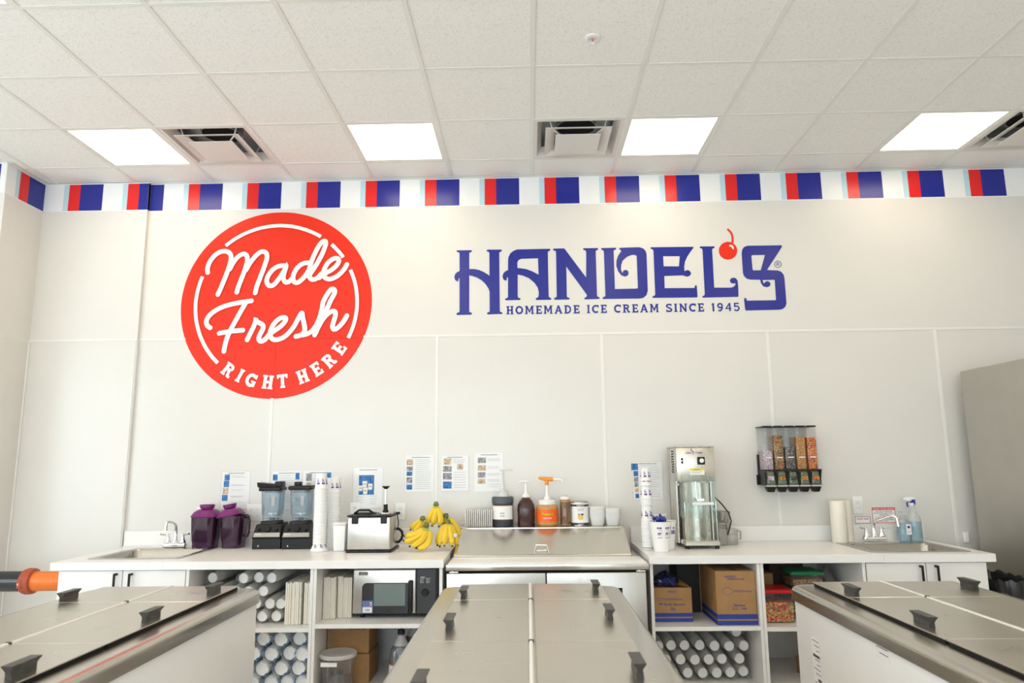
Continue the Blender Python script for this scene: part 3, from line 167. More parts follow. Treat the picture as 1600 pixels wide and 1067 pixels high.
# ------------------------------------------------------------------ geometry helpers
class G:
    """collects shapes; build() links them as ONE mesh object"""
    def __init__(s, *mats): s.bm = bmesh.new(); s.lay = s.bm.faces.layers.int.new('done'); s.mats = list(mats) or [WPL]; s.mi = 0
    def m(s, i): s.mi = i; return s
    def _fin(s, f0):
        for f in s.bm.faces:
            if not f[s.lay]: f.material_index = s.mi; f[s.lay] = 1
    def mark(s): return len(s.bm.verts)
    def xf(s, n0, M):
        s.bm.verts.ensure_lookup_table()
        for v in s.bm.verts[n0:]: v.co = M @ v.co
        return s
    def add(s, vs, fs):
        f0 = len(s.bm.faces); b = [s.bm.verts.new(v) for v in vs]
        for f in fs:
            try: s.bm.faces.new([b[i] for i in f])
            except ValueError: pass
        s._fin(f0); return s
    def box(s, x0, x1, y0, y1, z0, z1, b=0, seg=2):
        f0 = len(s.bm.faces)
        v = [s.bm.verts.new(p) for p in ((x0,y0,z0),(x1,y0,z0),(x1,y1,z0),(x0,y1,z0),(x0,y0,z1),(x1,y0,z1),(x1,y1,z1),(x0,y1,z1))]
        fs = [s.bm.faces.new([v[i] for i in q]) for q in ((0,3,2,1),(4,5,6,7),(0,1,5,4),(1,2,6,5),(2,3,7,6),(3,0,4,7))]
        if b: bmesh.ops.bevel(s.bm, geom=list({e for f in fs for e in f.edges}), offset=b, segments=seg, profile=.5, affect='EDGES')
        s._fin(f0); return s
    def frustum(s, c, a, b, z0, z1, bev=0):
        """box whose bottom half-size is a=(hx,hy) and top b"""
        f0 = len(s.bm.faces); x, y = c[0], c[1]
        v = [s.bm.verts.new(p) for p in ((x-a[0],y-a[1],z0),(x+a[0],y-a[1],z0),(x+a[0],y+a[1],z0),(x-a[0],y+a[1],z0),(x-b[0],y-b[1],z1),(x+b[0],y-b[1],z1),(x+b[0],y+b[1],z1),(x-b[0],y+b[1],z1))]
        fs = [s.bm.faces.new([v[i] for i in q]) for q in ((0,3,2,1),(4,5,6,7),(0,1,5,4),(1,2,6,5),(2,3,7,6),(3,0,4,7))]
        if bev: bmesh.ops.bevel(s.bm, geom=list({e for f in fs for e in f.edges}), offset=bev, segments=3, profile=.5, affect='EDGES')
        s._fin(f0); return s
    def lathe(s, prof, c=(0, 0), n=24, sq=0):
        """revolve (r,z) pairs; sq>0 squares the section"""
        f0 = len(s.bm.faces); rings = []
        for r, z in prof:
            if r <= 1e-6: rings.append([s.bm.verts.new((c[0], c[1], z))]); continue
            ring = []
            for i in range(n):
                a = 2*PI*i/n; k = r
                if sq: k = r/((abs(math.cos(a))**sq+abs(math.sin(a))**sq)**(1/sq))
                ring.append(s.bm.verts.new((c[0]+k*math.cos(a), c[1]+k*math.sin(a), z)))
            rings.append(ring)
        for A, B in zip(rings, rings[1:]):
            if len(A) == 1 and len(B) == 1: continue
            for i in range(n):
                j = (i+1) % n
                if len(A) == 1: f = (A[0], B[j], B[i])
                elif len(B) == 1: f = (A[i], A[j], B[0])
                else: f = (A[i], A[j], B[j], B[i])
                s.bm.faces.new(f)
        s._fin(f0); return s
    def cyl(s, x, y, z0, z1, r, n=20, r2=None): 
        r2 = r if r2 is None else r2
        return s.lathe([(0, z0), (r, z0), (r2, z1), (0, z1)], (x, y), n)
    def tube(s, pts, r, n=8, cap=True):
        f0 = len(s.bm.faces); pts = [Vector(p) for p in pts]; rs = r if isinstance(r, (list, tuple)) else [r]*len(pts)
        T = [(pts[min(i+1, len(pts)-1)]-pts[max(i-1, 0)]).normalized() for i in range(len(pts))]
        u = T[0].orthogonal().normalized(); rings = []
        for p, t, rr in zip(pts, T, rs):
            u = (u-t*u.dot(t)).normalized(); v = t.cross(u)
            rings.append([s.bm.verts.new(p+(u*math.cos(2*PI*i/n)+v*math.sin(2*PI*i/n))*rr) for i in range(n)])
        for A, B in zip(rings, rings[1:]):
            for i in range(n): s.bm.faces.new((A[i], A[(i+1) % n], B[(i+1) % n], B[i]))
        if cap: s.bm.faces.new(rings[0][::-1]); s.bm.faces.new(rings[-1])
        s._fin(f0); return s
    def prism(s, loops, y0, y1, f=lambda a, b, y: (a, y, b)):
        """flat outline with holes (loops of (a,b)) extruded from y0 (front) to y1; f maps to 3D"""
        f0 = len(s.bm.faces); flat = [p for l in loops for p in l]
        tri = tessellate_polygon([[Vector((p[0], p[1], 0)) for p in l] for l in loops])
        A = [s.bm.verts.new(f(p[0], p[1], y0)) for p in flat]
        for t in tri:
            try: s.bm.faces.new([A[i] for i in t])
            except ValueError: pass
        if y1 is not None:
            B = [s.bm.verts.new(f(p[0], p[1], y1)) for p in flat]; k = 0
            for l in loops:
                n = len(l)
                for i in range(n):
                    a, b = k+i, k+(i+1) % n
                    try: s.bm.faces.new((A[a], A[b], B[b], B[a]))
                    except ValueError: pass
                k += n
        s._fin(f0); return s
    def ribbon(s, pts, wd, y, rnd=True, y1=None, closed=False, f=lambda a, b, y: (a, y, b)):
        """stroke of width wd along 2D points, drawn at depth y"""
        P = [Vector(p) for p in pts]; n = len(P); Lf = []; Rt = []
        for i in range(n):
            a = P[(i-1) % n] if (closed or i > 0) else P[i]; b = P[(i+1) % n] if (closed or i < n-1) else P[i]
            d1 = (P[i]-a); d2 = (b-P[i])
            d1 = d1.normalized() if d1.length > 1e-9 else d2.normalized()
            d2 = d2.normalized() if d2.length > 1e-9 else d1
            t = (d1+d2); t = t.normalized() if t.length > 1e-6 else d1
            nn = Vector((-t.y, t.x)); k = 1/max(.5, nn.dot(Vector((-d1.y, d1.x))))
            Lf.append(P[i]+nn*wd/2*k); Rt.append(P[i]-nn*wd/2*k)
        vs = []; fs = []
        for i in range(n): vs += [f(Lf[i].x, Lf[i].y, y-.00003*i), f(Rt[i].x, Rt[i].y, y-.00003*i)]
        for i in range(n if closed else n-1): j = (i+1) % n; fs.append((2*i, 2*i+1, 2*j+1, 2*j))
        s.add(vs, fs)
        if rnd and not closed:
            for e, sg in ((P[0], 0), (P[-1], n)):
                c = [f(e.x+wd/2*math.cos(a*PI/8), e.y+wd/2*math.sin(a*PI/8), y-.00003*sg-.00006) for a in range(16)]
                s.add(c, [tuple(range(16))])
        return s
    def text(s, txt, x, z, h, y, align='CENTER', wd=None, shear=0, f=None):
        cu = bpy.data.curves.new('t', 'FONT'); cu.body = txt; cu.size = 1; cu.align_x = align; cu.fill_mode = 'FRONT'; cu.resolution_u = 2; cu.shear = shear; cu.offset = .012
        o = bpy.data.objects.new('t', cu); me = bpy.data.meshes.new_from_object(o)
        co = [v.co.copy() for v in me.vertices]
        if co:
            k = h/.7; w0 = max(c.x for c in co)-min(c.x for c in co); kx = k if wd is None else wd/w0
            g = f or (lambda a, b: (x+a, y, z+b))
            s.add([g(c.x*kx, c.y*k) for c in co], [tuple(p.vertices) for p in me.polygons])
        bpy.data.objects.remove(o); bpy.data.curves.remove(cu); bpy.data.meshes.remove(me); return s
    def build(s, name, parent=None, loc=None, smooth=35, kind=None, label=None):
        me = bpy.data.meshes.new(name)
        bmesh.ops.recalc_face_normals(s.bm, faces=s.bm.faces[:])
        s.bm.faces.layers.int.remove(s.lay); s.bm.to_mesh(me); s.bm.free()
        for q in s.mats: me.materials.append(q)
        if smooth:
            me.shade_smooth()
            try: me.set_sharp_from_angle(angle=math.radians(smooth))
            except Exception: pass
        o = bpy.data.objects.new(name, me); COL.objects.link(o)
        if parent: o.parent = parent
        if loc: o.location = loc
        if kind: o['kind'] = kind
        if label: o['label'] = label
        return o
def tag(o, label, cat, group=None):
    o['label'] = label; o['category'] = cat
    if group: o['group'] = group
    return o
def thing(name, label, cat, loc=(0, 0, 0), rz=0, group=None):
    o = bpy.data.objects.new(name, None); COL.objects.link(o); o.location = loc; o.rotation_euler = (0, 0, rz)
    o.empty_display_size = .05; return tag(o, label, cat, group)
def struct(name, parent=None):
    o = bpy.data.objects.new(name, None); COL.objects.link(o); o.empty_display_size = .05; o['kind'] = 'structure'
    if parent: o.parent = parent
    return o
def dup(o, loc=None, label=None, parent=None, rz=None):
    kids = [c for c in KIDS(o)]
    c = o.copy(); COL.objects.link(c)
    if parent: c.parent = parent
    if loc is not None: c.location = loc
    if rz is not None: c.rotation_euler = (0, 0, rz)
    if label: c['label'] = label
    for k in kids: dup(k, parent=c)
    return c
def KIDS(o): return [c for c in COL.objects if c.parent == o]
def ordn(i): return ['first', 'second', 'third', 'fourth', 'fifth', 'sixth', 'seventh', 'eighth', 'ninth', 'tenth'][i]
# ================================================================== the room
T = .6096; XG = .0525; YG = 4.831
XL, XR, YF, XLL = -3.695, 4.2, -4.6, -6.3
fl = G(FLOOR).box(XLL, XR, YF, YW+.1, -.05, 0).build('floor', kind='structure', smooth=0)
# ceiling: tiles hang in a metal grid
ceil = struct('ceiling')
G(DARK).box(XLL-.1, XR+.1, YF-.1, YW+.1, CEIL+.25, CEIL+.3).build('roof_deck', ceil, smooth=0)
xs = [XG+k*T for k in range(-11, 8)]
ys = [YG-(j-1)*T for j in range(0, 17)]     # j=0 lies behind the wall
LAMPS = {(-5, 2), (-2, 2), (1, 2), (4, 2), (-8, 2)} | {(k, j) for k in (-8, -5, -2, 1, 4) for j in (5, 8, 11, 14)}
VENTS = {(-4, 2), (0, 2), (5, 2)}
tmesh = None
def tile(x0, x1, y0, y1):
    return G(TILE).box(x0+.010, x1-.010, y0+.010, y1-.010, CEIL+.003, CEIL+.018, b=.003, seg=1).build('ceiling_tile', ceil, smooth=0)
for j in range(1, 17):
    yt = ys[j-1]; yb = ys[j]
    if yb < YF: yb = YF
    yt = min(yt, YW)
    for k in range(-11, 7):
        if (k, j) in LAMPS or (k, j) in VENTS: continue
        x0, x1 = XG+k*T, XG+(k+1)*T
        x0 = max(x0, XLL); x1 = min(x1, XR)
        if x1-x0 < .05: continue
        if yt-yb > T-.001 and x1-x0 > T-.001:
            if tmesh is None:
                o = G(TILE).box(-T/2+.010, T/2-.010, -T/2+.010, T/2-.010, .003, .018, b=.003, seg=1).build('ceiling_tile', ceil, smooth=0); tmesh = o
            else:
                o = tmesh.copy(); COL.objects.link(o)
            o.location = ((x0+x1)/2, (yt+yb)/2, CEIL)
        else: tile(x0, x1, yb, yt)
for k in range(-10, 8):
    x = XG+k*T
    if XLL < x < XR: G(GRID).box(x-.013, x+.013, YF, YW, CEIL-.001, CEIL+.012).build('ceiling_runner', ceil, smooth=0)
for y in ys[1:]:
    if y > YF: G(GRID).box(XLL, XR, y-.011, y+.011, CEIL-.0005, CEIL+.011).build('ceiling_runner', ceil, smooth=0)
G(GRID).box(XL, XR, YW-.03, YW, CEIL-.004, CEIL).build('wall_angle', ceil, smooth=0)
G(GRID).box(XL-.03, XL+.03, 4.714, YW, CEIL-.004, CEIL).build('wall_angle', ceil, smooth=0)

# back wall: painted drywall above, plastic panels with joint strips below
ZS = .9115+EYE                                   # top of the plastic panels
wb = struct('wall_back')
G(WALL).box(XL-.1, XR+.1, YW, YW+.1, 0, CEIL+.25).build('painted_drywall', wb, smooth=0)
G(WALL).box(XL, -2.885, YW-.03, YW, 0, CEIL).build('wall_jog', wb, smooth=0)
seams = [-1.869, -.6593, .5501, 1.7596, 2.969]
edges = [-2.885]+seams+[XR]
for a, b in zip(edges, edges[1:]):
    G(PANEL).box(a+.002, b-.002, YW-.0025, YW, .0, ZS).build('wall_panel', wb, smooth=0)
G(PANEL).box(XL, -2.887, YW-.0325, YW-.03, 0, ZS-.004).build('wall_panel', wb, smooth=0)
G(TRIM).box(-2.885, XR, YW-.0055, YW-.001, ZS-.009, ZS+.009, b=.0015, seg=1).build('panel_trim', wb, smooth=0)
G(TRIM).box(XL, -2.885, YW-.0355, YW-.031, ZS-.011, ZS+.005, b=.0015, seg=1).build('panel_trim', wb, smooth=0)
for x in seams: G(TRIM).box(x-.012, x+.012, YW-.0055, YW-.001, 0, ZS-.009, b=.0015, seg=1).build('panel_trim', wb, smooth=0)
G(TRIMP).box(-2.891, -2.881, YW-.0325, YW-.001, 0, ZS-.004, b=.002, seg=1).build('panel_trim', wb, smooth=0)
wl = struct('wall_left')
G(WALL).box(XLL-.1, XL, 4.714, YW+.1, 0, CEIL+.25).build('painted_drywall', wl, smooth=0)
G(PANEL).box(XL, XL+.0025, 4.72, YW-.032, 0, ZS-.02).build('wall_panel', wl, smooth=0)
G(TRIM).box(XL, XL+.012, YW-.045, YW-.0325, 0, ZS-.01, b=.002, seg=1).build('panel_trim', wl, smooth=0)
G(TRIM).box(XL-.003, XL+.005, 4.711, 4.722, 0, CEIL-.01, b=.002, seg=1).build('corner_trim', wl, smooth=0)
wr = struct('wall_right')
G(WALL).box(XR, XR+.1, YF, YW+.1, 0, CEIL+.25).build('painted_drywall', wr, smooth=0)
def window_wall(name, wname, mp, a0, a1, o0, o1, z0, z1, panes):
    """a wall with an opening o0..o1 holding a framed shop window"""
    w_ = struct(name); g = G(WALL)
    for p in ((a0, o0, 0, CEIL+.25), (o1, a1, 0, CEIL+.25), (o0, o1, 0, z0), (o0, o1, z1, CEIL+.25)):
        g.box(p[0], p[1], 0, .1, p[2], p[3])
    o = g.build('painted_drywall', w_, smooth=0); w_.matrix_world = mp
    wi = struct(wname); wi.matrix_world = mp
    f = G(DGREY); f.box(o0, o1, .02, .08, z0, z0+.05); f.box(o0, o1, .02, .08, z1-.05, z1)
    for i in range(panes+1):
        x = o0+(o1-o0)*i/panes; f.box(x-.025, x+.025, .02, .08, z0, z1)
    f.build('window_frame', wi, smooth=0)
    for i in range(panes):
        x = o0+(o1-o0)*i/panes; G(GLASS).box(x+.025, x+(o1-o0)/panes-.025, .045, .051, z0+.05, z1-.05).build('window_pane', wi, smooth=0)
window_wall('wall_front', 'window_1', Matrix.Translation((0, YF-.1, 0)), XLL-.1, XR+.1, -5.8, 3.8, .35, 3.1, 7)
window_wall('wall_side', 'window_2', Matrix.Translation((XLL, 0, 0)) @ Matrix.Rotation(PI/2, 4, 'Z'), YF-.1, 4.714, -2.1, 2.5, .35, 3.1, 3)

# ---------------- painted band of flags along the top of the wall
ZB0, ZB1 = 1.917+EYE, 2.128+EYE
bd = thing('wall_border', 'white border strip with repeating light blue, red and blue blocks under the ceiling', 'border', (0, YW, ZB0))
def mapb(y): return lambda a, b, yy: (a, y-yy, b)
BZ = ZB1-ZB0
G(BANDW).box(-2.885, XR, -.0006, 0, -.006, BZ+.008).build('border_strip', bd, smooth=0)
G(BANDW).box(XL, -2.885, -.0306, -.0301, -.006, BZ+.008).build('border_strip', bd, smooth=0)
G(BANDW).box(XL+.0001, XL+.0006, 4.715-YW, -.0307, -.006, BZ+.008).build('border_strip', bd, smooth=0)
G(BANDW).box(-5.9, XL-.004, 4.7134-YW, 4.7139-YW, -.006, BZ+.008).build('border_strip', bd, smooth=0)
def block(x, y, mats=(LBLUE, BANDR, BLUE), cut=None):
    g = G(*mats)
    for i, (a, b) in enumerate(((0, .039), (.039, .127), (.127, .303))):
        lo, hi = x+a, x+b
        if cut:
            lo, hi = max(lo, cut[0]), min(hi, cut[1])
            if hi-lo < .002: continue
        g.m(i).box(lo, hi, y-.0005, y, 0, BZ)
    return g.build('flag_block', bd, smooth=0)
for k in range(-4, 11):
    x = -.801+.457*k
    if k == -4: continue
    block(x, -.0007)
block(-.801-.457*4, -.0007)
block(-.801-.457*5, -.0307, cut=(-9, -2.886)); block(-.801-.457*5, -.0007, cut=(-2.884, 9))
G(BLUE).box(-2.8855, -2.8850, -.0306, -.0007, 0, BZ).build('flag_block', bd, smooth=0)
block(-.801-.457*6, -.0307)
g = G(LBLUE, BANDR, BLUE)
for i, (a, b) in enumerate(((4.812, 4.851), (4.851, 4.945), (4.945, 5.118))): g.m(i).box(XL+.0007, XL+.0012, a-YW, b-YW, 0, BZ)
g.build('flag_block', bd, smooth=0)
for q in (-4.04, -4.497, -4.954): block(q, 4.7133-YW)

# ---------------- lamps, vents, sprinkler
def lamp(x, y, label, group=None, first=[None]):
    if first[0]:
        o = dup(first[0], (x, y, CEIL), label)
        if group: o['group'] = group
        return
    t = thing('ceiling_light', label, 'ceiling light', (x, y, CEIL)); first[0] = t
    h = T/2-.013
    f = G(GRID)
    for a, b, c, d in ((-h, h, -h, -h+.02), (-h, h, h-.02, h), (-h, -h+.02, -h+.02, h-.02), (h-.02, h, -h+.02, h-.02)): f.box(a, b, c, d, .002, .03)
    f.build('frame', t, smooth=0)
    G(LAMPM).box(-h+.02, h-.02, -h+.02, h-.02, .006, .012).build('diffuser', t, smooth=0)
    if group: t['group'] = group
names = {-5: 'square white ceiling light panel farthest left, above the red and blue border', -2: 'square white ceiling light panel above the right edge of the red round sign',
         1: 'square white ceiling light panel right of the middle air vent', 4: 'square white ceiling light panel at right, beside the right-hand vent'}
for k, j in sorted(LAMPS, key=lambda q: (q[1], q[0] not in names, q[0])):
    x, y = XG+(k+.5)*T, YG-(j-1.5)*T
    if j == 2 and k in names: lamp(x, y, names[k])
    elif j == 5 and k == -5: lamp(x, y, 'square white ceiling light panel in the top left corner of the photo')
    elif j == 5 and k == -2: lamp(x, y, 'square white ceiling light panel barely seen at the top edge, left of centre')
    else: lamp(x, y, 'square white ceiling light panel over the front of the shop, out of view', 'ceiling light panels out of view')
def vent(x, y, label, first=[None]):
    if first[0]: dup(first[0], (x, y, CEIL), label); return
    t = thing('ceiling_vent', label, 'air vent', (x, y, CEIL)); first[0] = t
    def ring(ho, hi, zo, zi, th=.004):
        g = G(VENT); vs = []
        for hh, z in ((ho, zo), (hi, zi), (hi, zi+th), (ho, zo+th)): vs += [(-hh, -hh, z), (hh, -hh, z), (hh, hh, z), (-hh, hh, z)]
        fs = [(4*r+i, 4*r+(i+1) % 4, 4*((r+1) % 4)+(i+1) % 4, 4*((r+1) % 4)+i) for r in range(4) for i in range(4)]
        return g.add(vs, fs)
    h = T/2-.013
    ring(h, .268, .001, .001).build('face_frame', t, smooth=0)
    ring(.268, .235, .001, .06).build('outer_cone', t, smooth=0)
    ring(.215, .150, -.018, .006).build('middle_cone', t, smooth=0)
    G(VENT).box(-.148, .148, -.148, .148, -.034, -.030).frustum((0, 0), (.12, .12), (.06, .06), -.030, -.012).build('centre_plate', t, smooth=0)
    g = G(VENT)
    for sx in (-1, 1):
        for sy in (-1, 1): g.tube([(sx*.10, sy*.10, -.028), (sx*.17, sy*.17, .0), (sx*.20, sy*.20, .10)], .005, 6)
    g.build('support_arms', t)
    G(DUCT).box(-.27, .27, -.27, .27, .125, .13).box(-.27, -.265, -.27, .27, .03, .125).box(.265, .27, -.27, .27, .03, .125).box(-.265, .265, .265, .27, .03, .125).box(-.265, .265, -.27, -.265, .03, .125).build('plenum_box', t, smooth=0)
    G(DARK, DUCT).cyl(0, .02, .10, .124, .13, 32).m(1).lathe([(.13, .095), (.137, .095), (.137, .124), (.13, .124)], (0, .02), 32).build('duct_opening', t)
vent(XG-3.5*T, YG-.5*T, 'square stepped air vent between the two left ceiling lights')
vent(XG+.5*T, YG-.5*T, 'square stepped air vent in the middle of the ceiling')
vent(XG+5.5*T, YG-.5*T, 'square stepped air vent cut off at the right edge')
t = thing('fire_sprinkler', 'small round white fire sprinkler head set in a ceiling tile', 'sprinkler', (.361, 3.354, CEIL))
G(WPL).lathe([(0, .004), (.041, .004), (.040, -.003), (.026, -.006), (.024, .0), (0, .0)], n=28).build('cover_ring', t)
G(CHROME).tube([(-.009, 0, -.002), (-.013, 0, -.012), (-.004, 0, -.026)], .0022, 6).tube([(.009, 0, -.002), (.013, 0, -.012), (.004, 0, -.026)], .0022, 6).cyl(0, 0, -.029, -.026, .013, 14).build('frame_arms', t)
G(INKR).cyl(0, 0, -.025, -.003, .0028, 10).build('glass_bulb', t)

# ================================================================== wall signs
sg = thing('round_sign', 'large round red wall sign with white script lettering and ring', 'wall sign', (-1.884, YW, 2.654))
OX, OZ = -1.884, 2.654
LC = lambda p: (p[0]-OX, p[1]-OZ)
disc = [LC(p) for p in LOGO['disc']]; zc_ = ZS-OZ
def clip(poly, keep):
    out = []
    for i in range(len(poly)):
        a, b = poly[i], poly[(i+1) % len(poly)]
        ka, kb = keep(a[1]), keep(b[1])
        if ka: out.append(a)
        if ka != kb: t_ = (zc_-a[1])/(b[1]-a[1]); out.append((a[0]+(b[0]-a[0])*t_, zc_))
    return out
G(RED).prism([clip(disc, lambda z: z > zc_)], -.0012, -.0002).prism([clip(disc, lambda z: z <= zc_)], -.0040, -.0026).build('red_disc', sg, smooth=0)
zw = [p[0] for p in clip(disc, lambda z: z > zc_) if abs(p[1]-zc_) < .001]; xa, xb = min(zw)+.004, max(zw)-.004
G(RED).box(xa, xb, -.0068, -.0012, zc_-.009, zc_+.009, b=.0015, seg=1).box(-1.869-OX-.012, -1.869-OX+.012, -.0066, -.0026, min(p[1] for p in disc)+.004, zc_-.009, b=.0015, seg=1).build('joint_ridge', sg, smooth=0)
FY = -.0072
g = G(LOGOW)
for arc in LOGO['ring']: g.ribbon([LC(p) for p in arc], .0275, FY, rnd=False)
g.build('white_ring', sg, smooth=0)
def script(names, idx):
    for nm, ii in zip(names, idx):
        g = G(LOGOW)
        for q, i in enumerate(ii): g.ribbon([LC(p) for p in LOGO['script'][i]], .0355, FY-.0002*(q+1)-.0001*(i % 2), rnd=True)
        g.build('script_letters', sg, smooth=0)
script(['Made', 'Fresh'], [(0, 1, 2, 3, 4, 5, 6), (7, 8, 9, 10, 11, 12, 13, 14)])
# slab-serif capitals drawn from strokes on a unit-height box
def arcp(cx, cy, rx, ry, a0, a1, n=14): return [(cx+rx*math.cos(math.radians(a0+(a1-a0)*i/n)), cy+ry*math.sin(math.radians(a0+(a1-a0)*i/n))) for i in range(n+1)]
def glyph(c, w=.2, s=.1):
    """(width, [(points, stroke)]) ; s = serif thickness"""
    h = w/2; V = lambda x: ([(x, 0), (x, 1)], w)
    def sf(x, y, l=.19): return ([(x-l, y), (x+l, y)], s)
    b, t_ = s/2, 1-s/2
    D = {'H': (.86, [V(.2), V(.66), ([(.2, .5), (.66, .5)], w*.8), sf(.2, b), sf(.2, t_), sf(.66, b), sf(.66, t_)]),
      'I': (.40, [V(.2), sf(.2, b), sf(.2, t_)]),
      'T': (.80, [([(.4, 0), (.4, 1)], w), ([(.03, 1-w*.4), (.77, 1-w*.4)], w*.8), ([(.06, .70), (.06, 1)], s), ([(.74, .70), (.74, 1)], s), sf(.4, b)]),
      'E': (.72, [V(.2), ([(.2, 1-w*.4), (.68, 1-w*.4)], w*.8), ([(.2, w*.4), (.70, w*.4)], w*.8), ([(.2, .5), (.52, .5)], w*.75), ([(.64, .70), (.64, 1)], s), ([(.66, 0), (.66, .32)], s), ([(.52, .38), (.52, .62)], s), sf(.1, b, .1), sf(.1, t_, .1)]),
      'R': (.86, [V(.2), ([(.2, 1-w*.4), (.42, 1-w*.4)]+arcp(.45, .73, .20, .27-w*.4, 90, -90, 10)+[(.2, .46+w*.4)], w*.85), ([(.44, .50), (.56, .38), (.62, .12), (.70, w*.4), (.84, .12)], w*.85), sf(.2, b), sf(.1, t_, .1)]),
      'G': (.86, [(arcp(.45, .5, .45-h, .5-h, 42, 330, 22), w), ([(.45, .42), (.84, .42)], s), ([(.72, .42), (.72, .06)], w*.8), ([(.76, .66), (.76, .98)], s)]),
      'O': (.90, [(arcp(.45, .5, .45-h, .5-h, 0, 360, 26), w)]),
      'C': (.80, [(arcp(.45, .5, .45-h, .5-h, 48, 312, 22), w), ([(.74, .66), (.74, .98)], s)]),
      'M': (1.04, [([(.18, 0), (.18, 1)], w*.9), ([(.86, 0), (.86, 1)], w*.9), ([(.20, 1), (.52, .28), (.84, 1)], w*.85), sf(.16, b, .16), sf(.88, b, .16), sf(.10, t_, .1), sf(.94, t_, .1)]),
      'A': (.92, [([(.14, 0), (.46, 1-.02)], w*.85), ([(.46, 1-.02), (.78, 0)], w), ([(.24, .33), (.68, .33)], w*.7), sf(.14, b, .14), sf(.78, b, .14)]),
      'D': (.86, [V(.2), ([(.2, 1-w*.4), (.36, 1-w*.4)]+arcp(.38, .5, .48-h-.03, .5-w*.4, 90, -90, 16)+[(.2, w*.4)], w*.85), sf(.1, b, .1), sf(.1, t_, .1)]),
      'S': (.72, [(arcp(.36, .735, .27, .265-w*.4, 35, 250, 14)+arcp(.36, .265, .28, .265-w*.4, 75, -145, 14), w*.85), ([(.60, .72), (.60, 1)], s), ([(.07, 0), (.07, .3)], s)]),
      'N': (.92, [([(.17, 0), (.17, 1)], w*.85), ([(.74, 0), (.74, 1)], w*.85), ([(.15, .98), (.76, .02)], w*.95), sf(.17, b, .16), sf(.10, t_, .1), sf(.76, t_, .16)]),
      '1': (.46, [([(.24, 0), (.24, 1)], w), ([(.24, .92), (.04, .80)], s)]),
      '9': (.72, [(arcp(.36, .68, .24, .24, 0, 360, 18), w*.85), ([(.60, .66), (.56, .3), (.40, w*.4), (.12, .10)], w*.85)]),
      '4': (.76, [([(.54, 0), (.54, 1)], w*.9), ([(.54, .96), (.10, .33), (.72, .33)], w*.7)]),
      '5': (.72, [([(.62, 1-w*.4), (.16, 1-w*.4), (.14, .56)]+arcp(.34, .33, .28, .26, 115, -150, 16), w*.82)]),
      ' ': (.42, [])}
    return D[c]
for n, (c, x, z, a) in enumerate(LOGO['here']):
    wd, st = glyph(c, .24, .14); h = .101; M_ = Matrix.Rotation(a, 2)
    g = G(LOGOW); cx, cz = LC((x, z))
    for q, (pts, sw) in enumerate(st):
        P_ = [M_ @ Vector(((p[0]-wd/2)*h*.94, (p[1]-.5)*h)) for p in pts]
        g.ribbon([(p.x+cx, p.y+cz) for p in P_], sw*h, FY-.0001-.00008*q, rnd=False)
    g.build('capital_letter', sg, smooth=0)
bs = thing('shop_name_sign', 'blue decorative capital shop name lettering on the white wall', 'wall sign', (.70, YW, 2.85))
OX, OZ = .70, 2.85
for n, (c, polys) in enumerate(LOGO['letters']):
    g = G(BLUE)
    for q, poly in enumerate(polys): g.prism([[LC(p) for p in lp] for lp in poly], -.0022-.0003*q, -.0003)
    g.build('large_letter', bs, smooth=0)
rr = G(INKB); rr.ribbon([LC(p) for p in LOGO['reg_ring']], .0045, -.0012, rnd=False, closed=True)
for q, s_ in enumerate(LOGO['reg_R']): rr.ribbon([LC(p) for p in s_], .0045, -.0013-.0001*q, rnd=False)
rr.build('registered_mark', bs, smooth=0)
ch = G(RED).prism([[LC(p) for p in LOGO['cherry']]], -.0024, -.0003).build('cherry', bs, smooth=0)
G(RED).ribbon([LC(p) for p in LOGO['stem']], .0155, -.0029, rnd=False).build('cherry_stem', ch, smooth=0)
G(LOGOW).prism([[LC(p) for p in LOGO['glint']]], -.0030, None).build('cherry_glint', ch, smooth=0)
txt = 'HOMEMADE ICE CREAM SINCE 1945'; gap = .20
tot = sum(glyph(c)[0]+gap for c in txt)-gap
x0, x1, zb, ht = -.148, 1.573, 2.5495, .063; kx = (x1-x0)/tot; x = x0
for n, c in enumerate(txt):
    wd, st = glyph(c, .21, .11)
    if st:
        g = G(BLUE)
        for q, (pts, sw) in enumerate(st): g.ribbon([(x+p[0]*kx-OX, zb+p[1]*ht-OZ) for p in pts], sw*kx*.98, -.0012-.00008*q, rnd=False)
        g.build('small_letter', bs, smooth=0)
    x += (wd+gap)*kx
# ================================================================== counters
FL, FR = 4.29, 4.375            # front edges of the left and right worktops
YB = YW-.006                     # back of the worktops
def worktop(name, label, x0, x1, yf, yb, sx, sy, splash):
    """slab with a sink cut-out sx=(x0,x1) sy=(y0,y1), and a backsplash"""
    t = thing(name, label, 'countertop', (0, 0, CT)); g = G(LAM)
    g.box(x0, sx[0], yf, yb, -.046, 0, b=.0015, seg=1); g.box(sx[1], x1, yf, yb, -.046, 0, b=.0015, seg=1)
    g.box(sx[0], sx[1], yf, sy[0], -.046, 0); g.box(sx[0], sx[1], sy[1], yb, -.046, 0)
    g.build('slab', t, smooth=0)
    G(LAM).box(splash[0], splash[1], YB-.02, YB, 0, .102, b=.0015, seg=1).build('backsplash', t, smooth=0)
    return t
worktop('worktop', 'white laminate worktop left of the steel prep table', -2.835, -.503, FL, 5.113, (-2.668, -2.162), (4.450, 4.895), (-2.872, -.503))
G(LAM).box(-2.872, -.503, 5.113, YB, CT-.046, CT).build('worktop_rear', bpy.data.objects['worktop'], smooth=0).location = (0, 0, -CT)
worktop('worktop', 'white laminate worktop right of the steel prep table', .708, 2.735, FR, YB, (2.086, 2.624), (4.494, 4.886), (.708, 2.735))
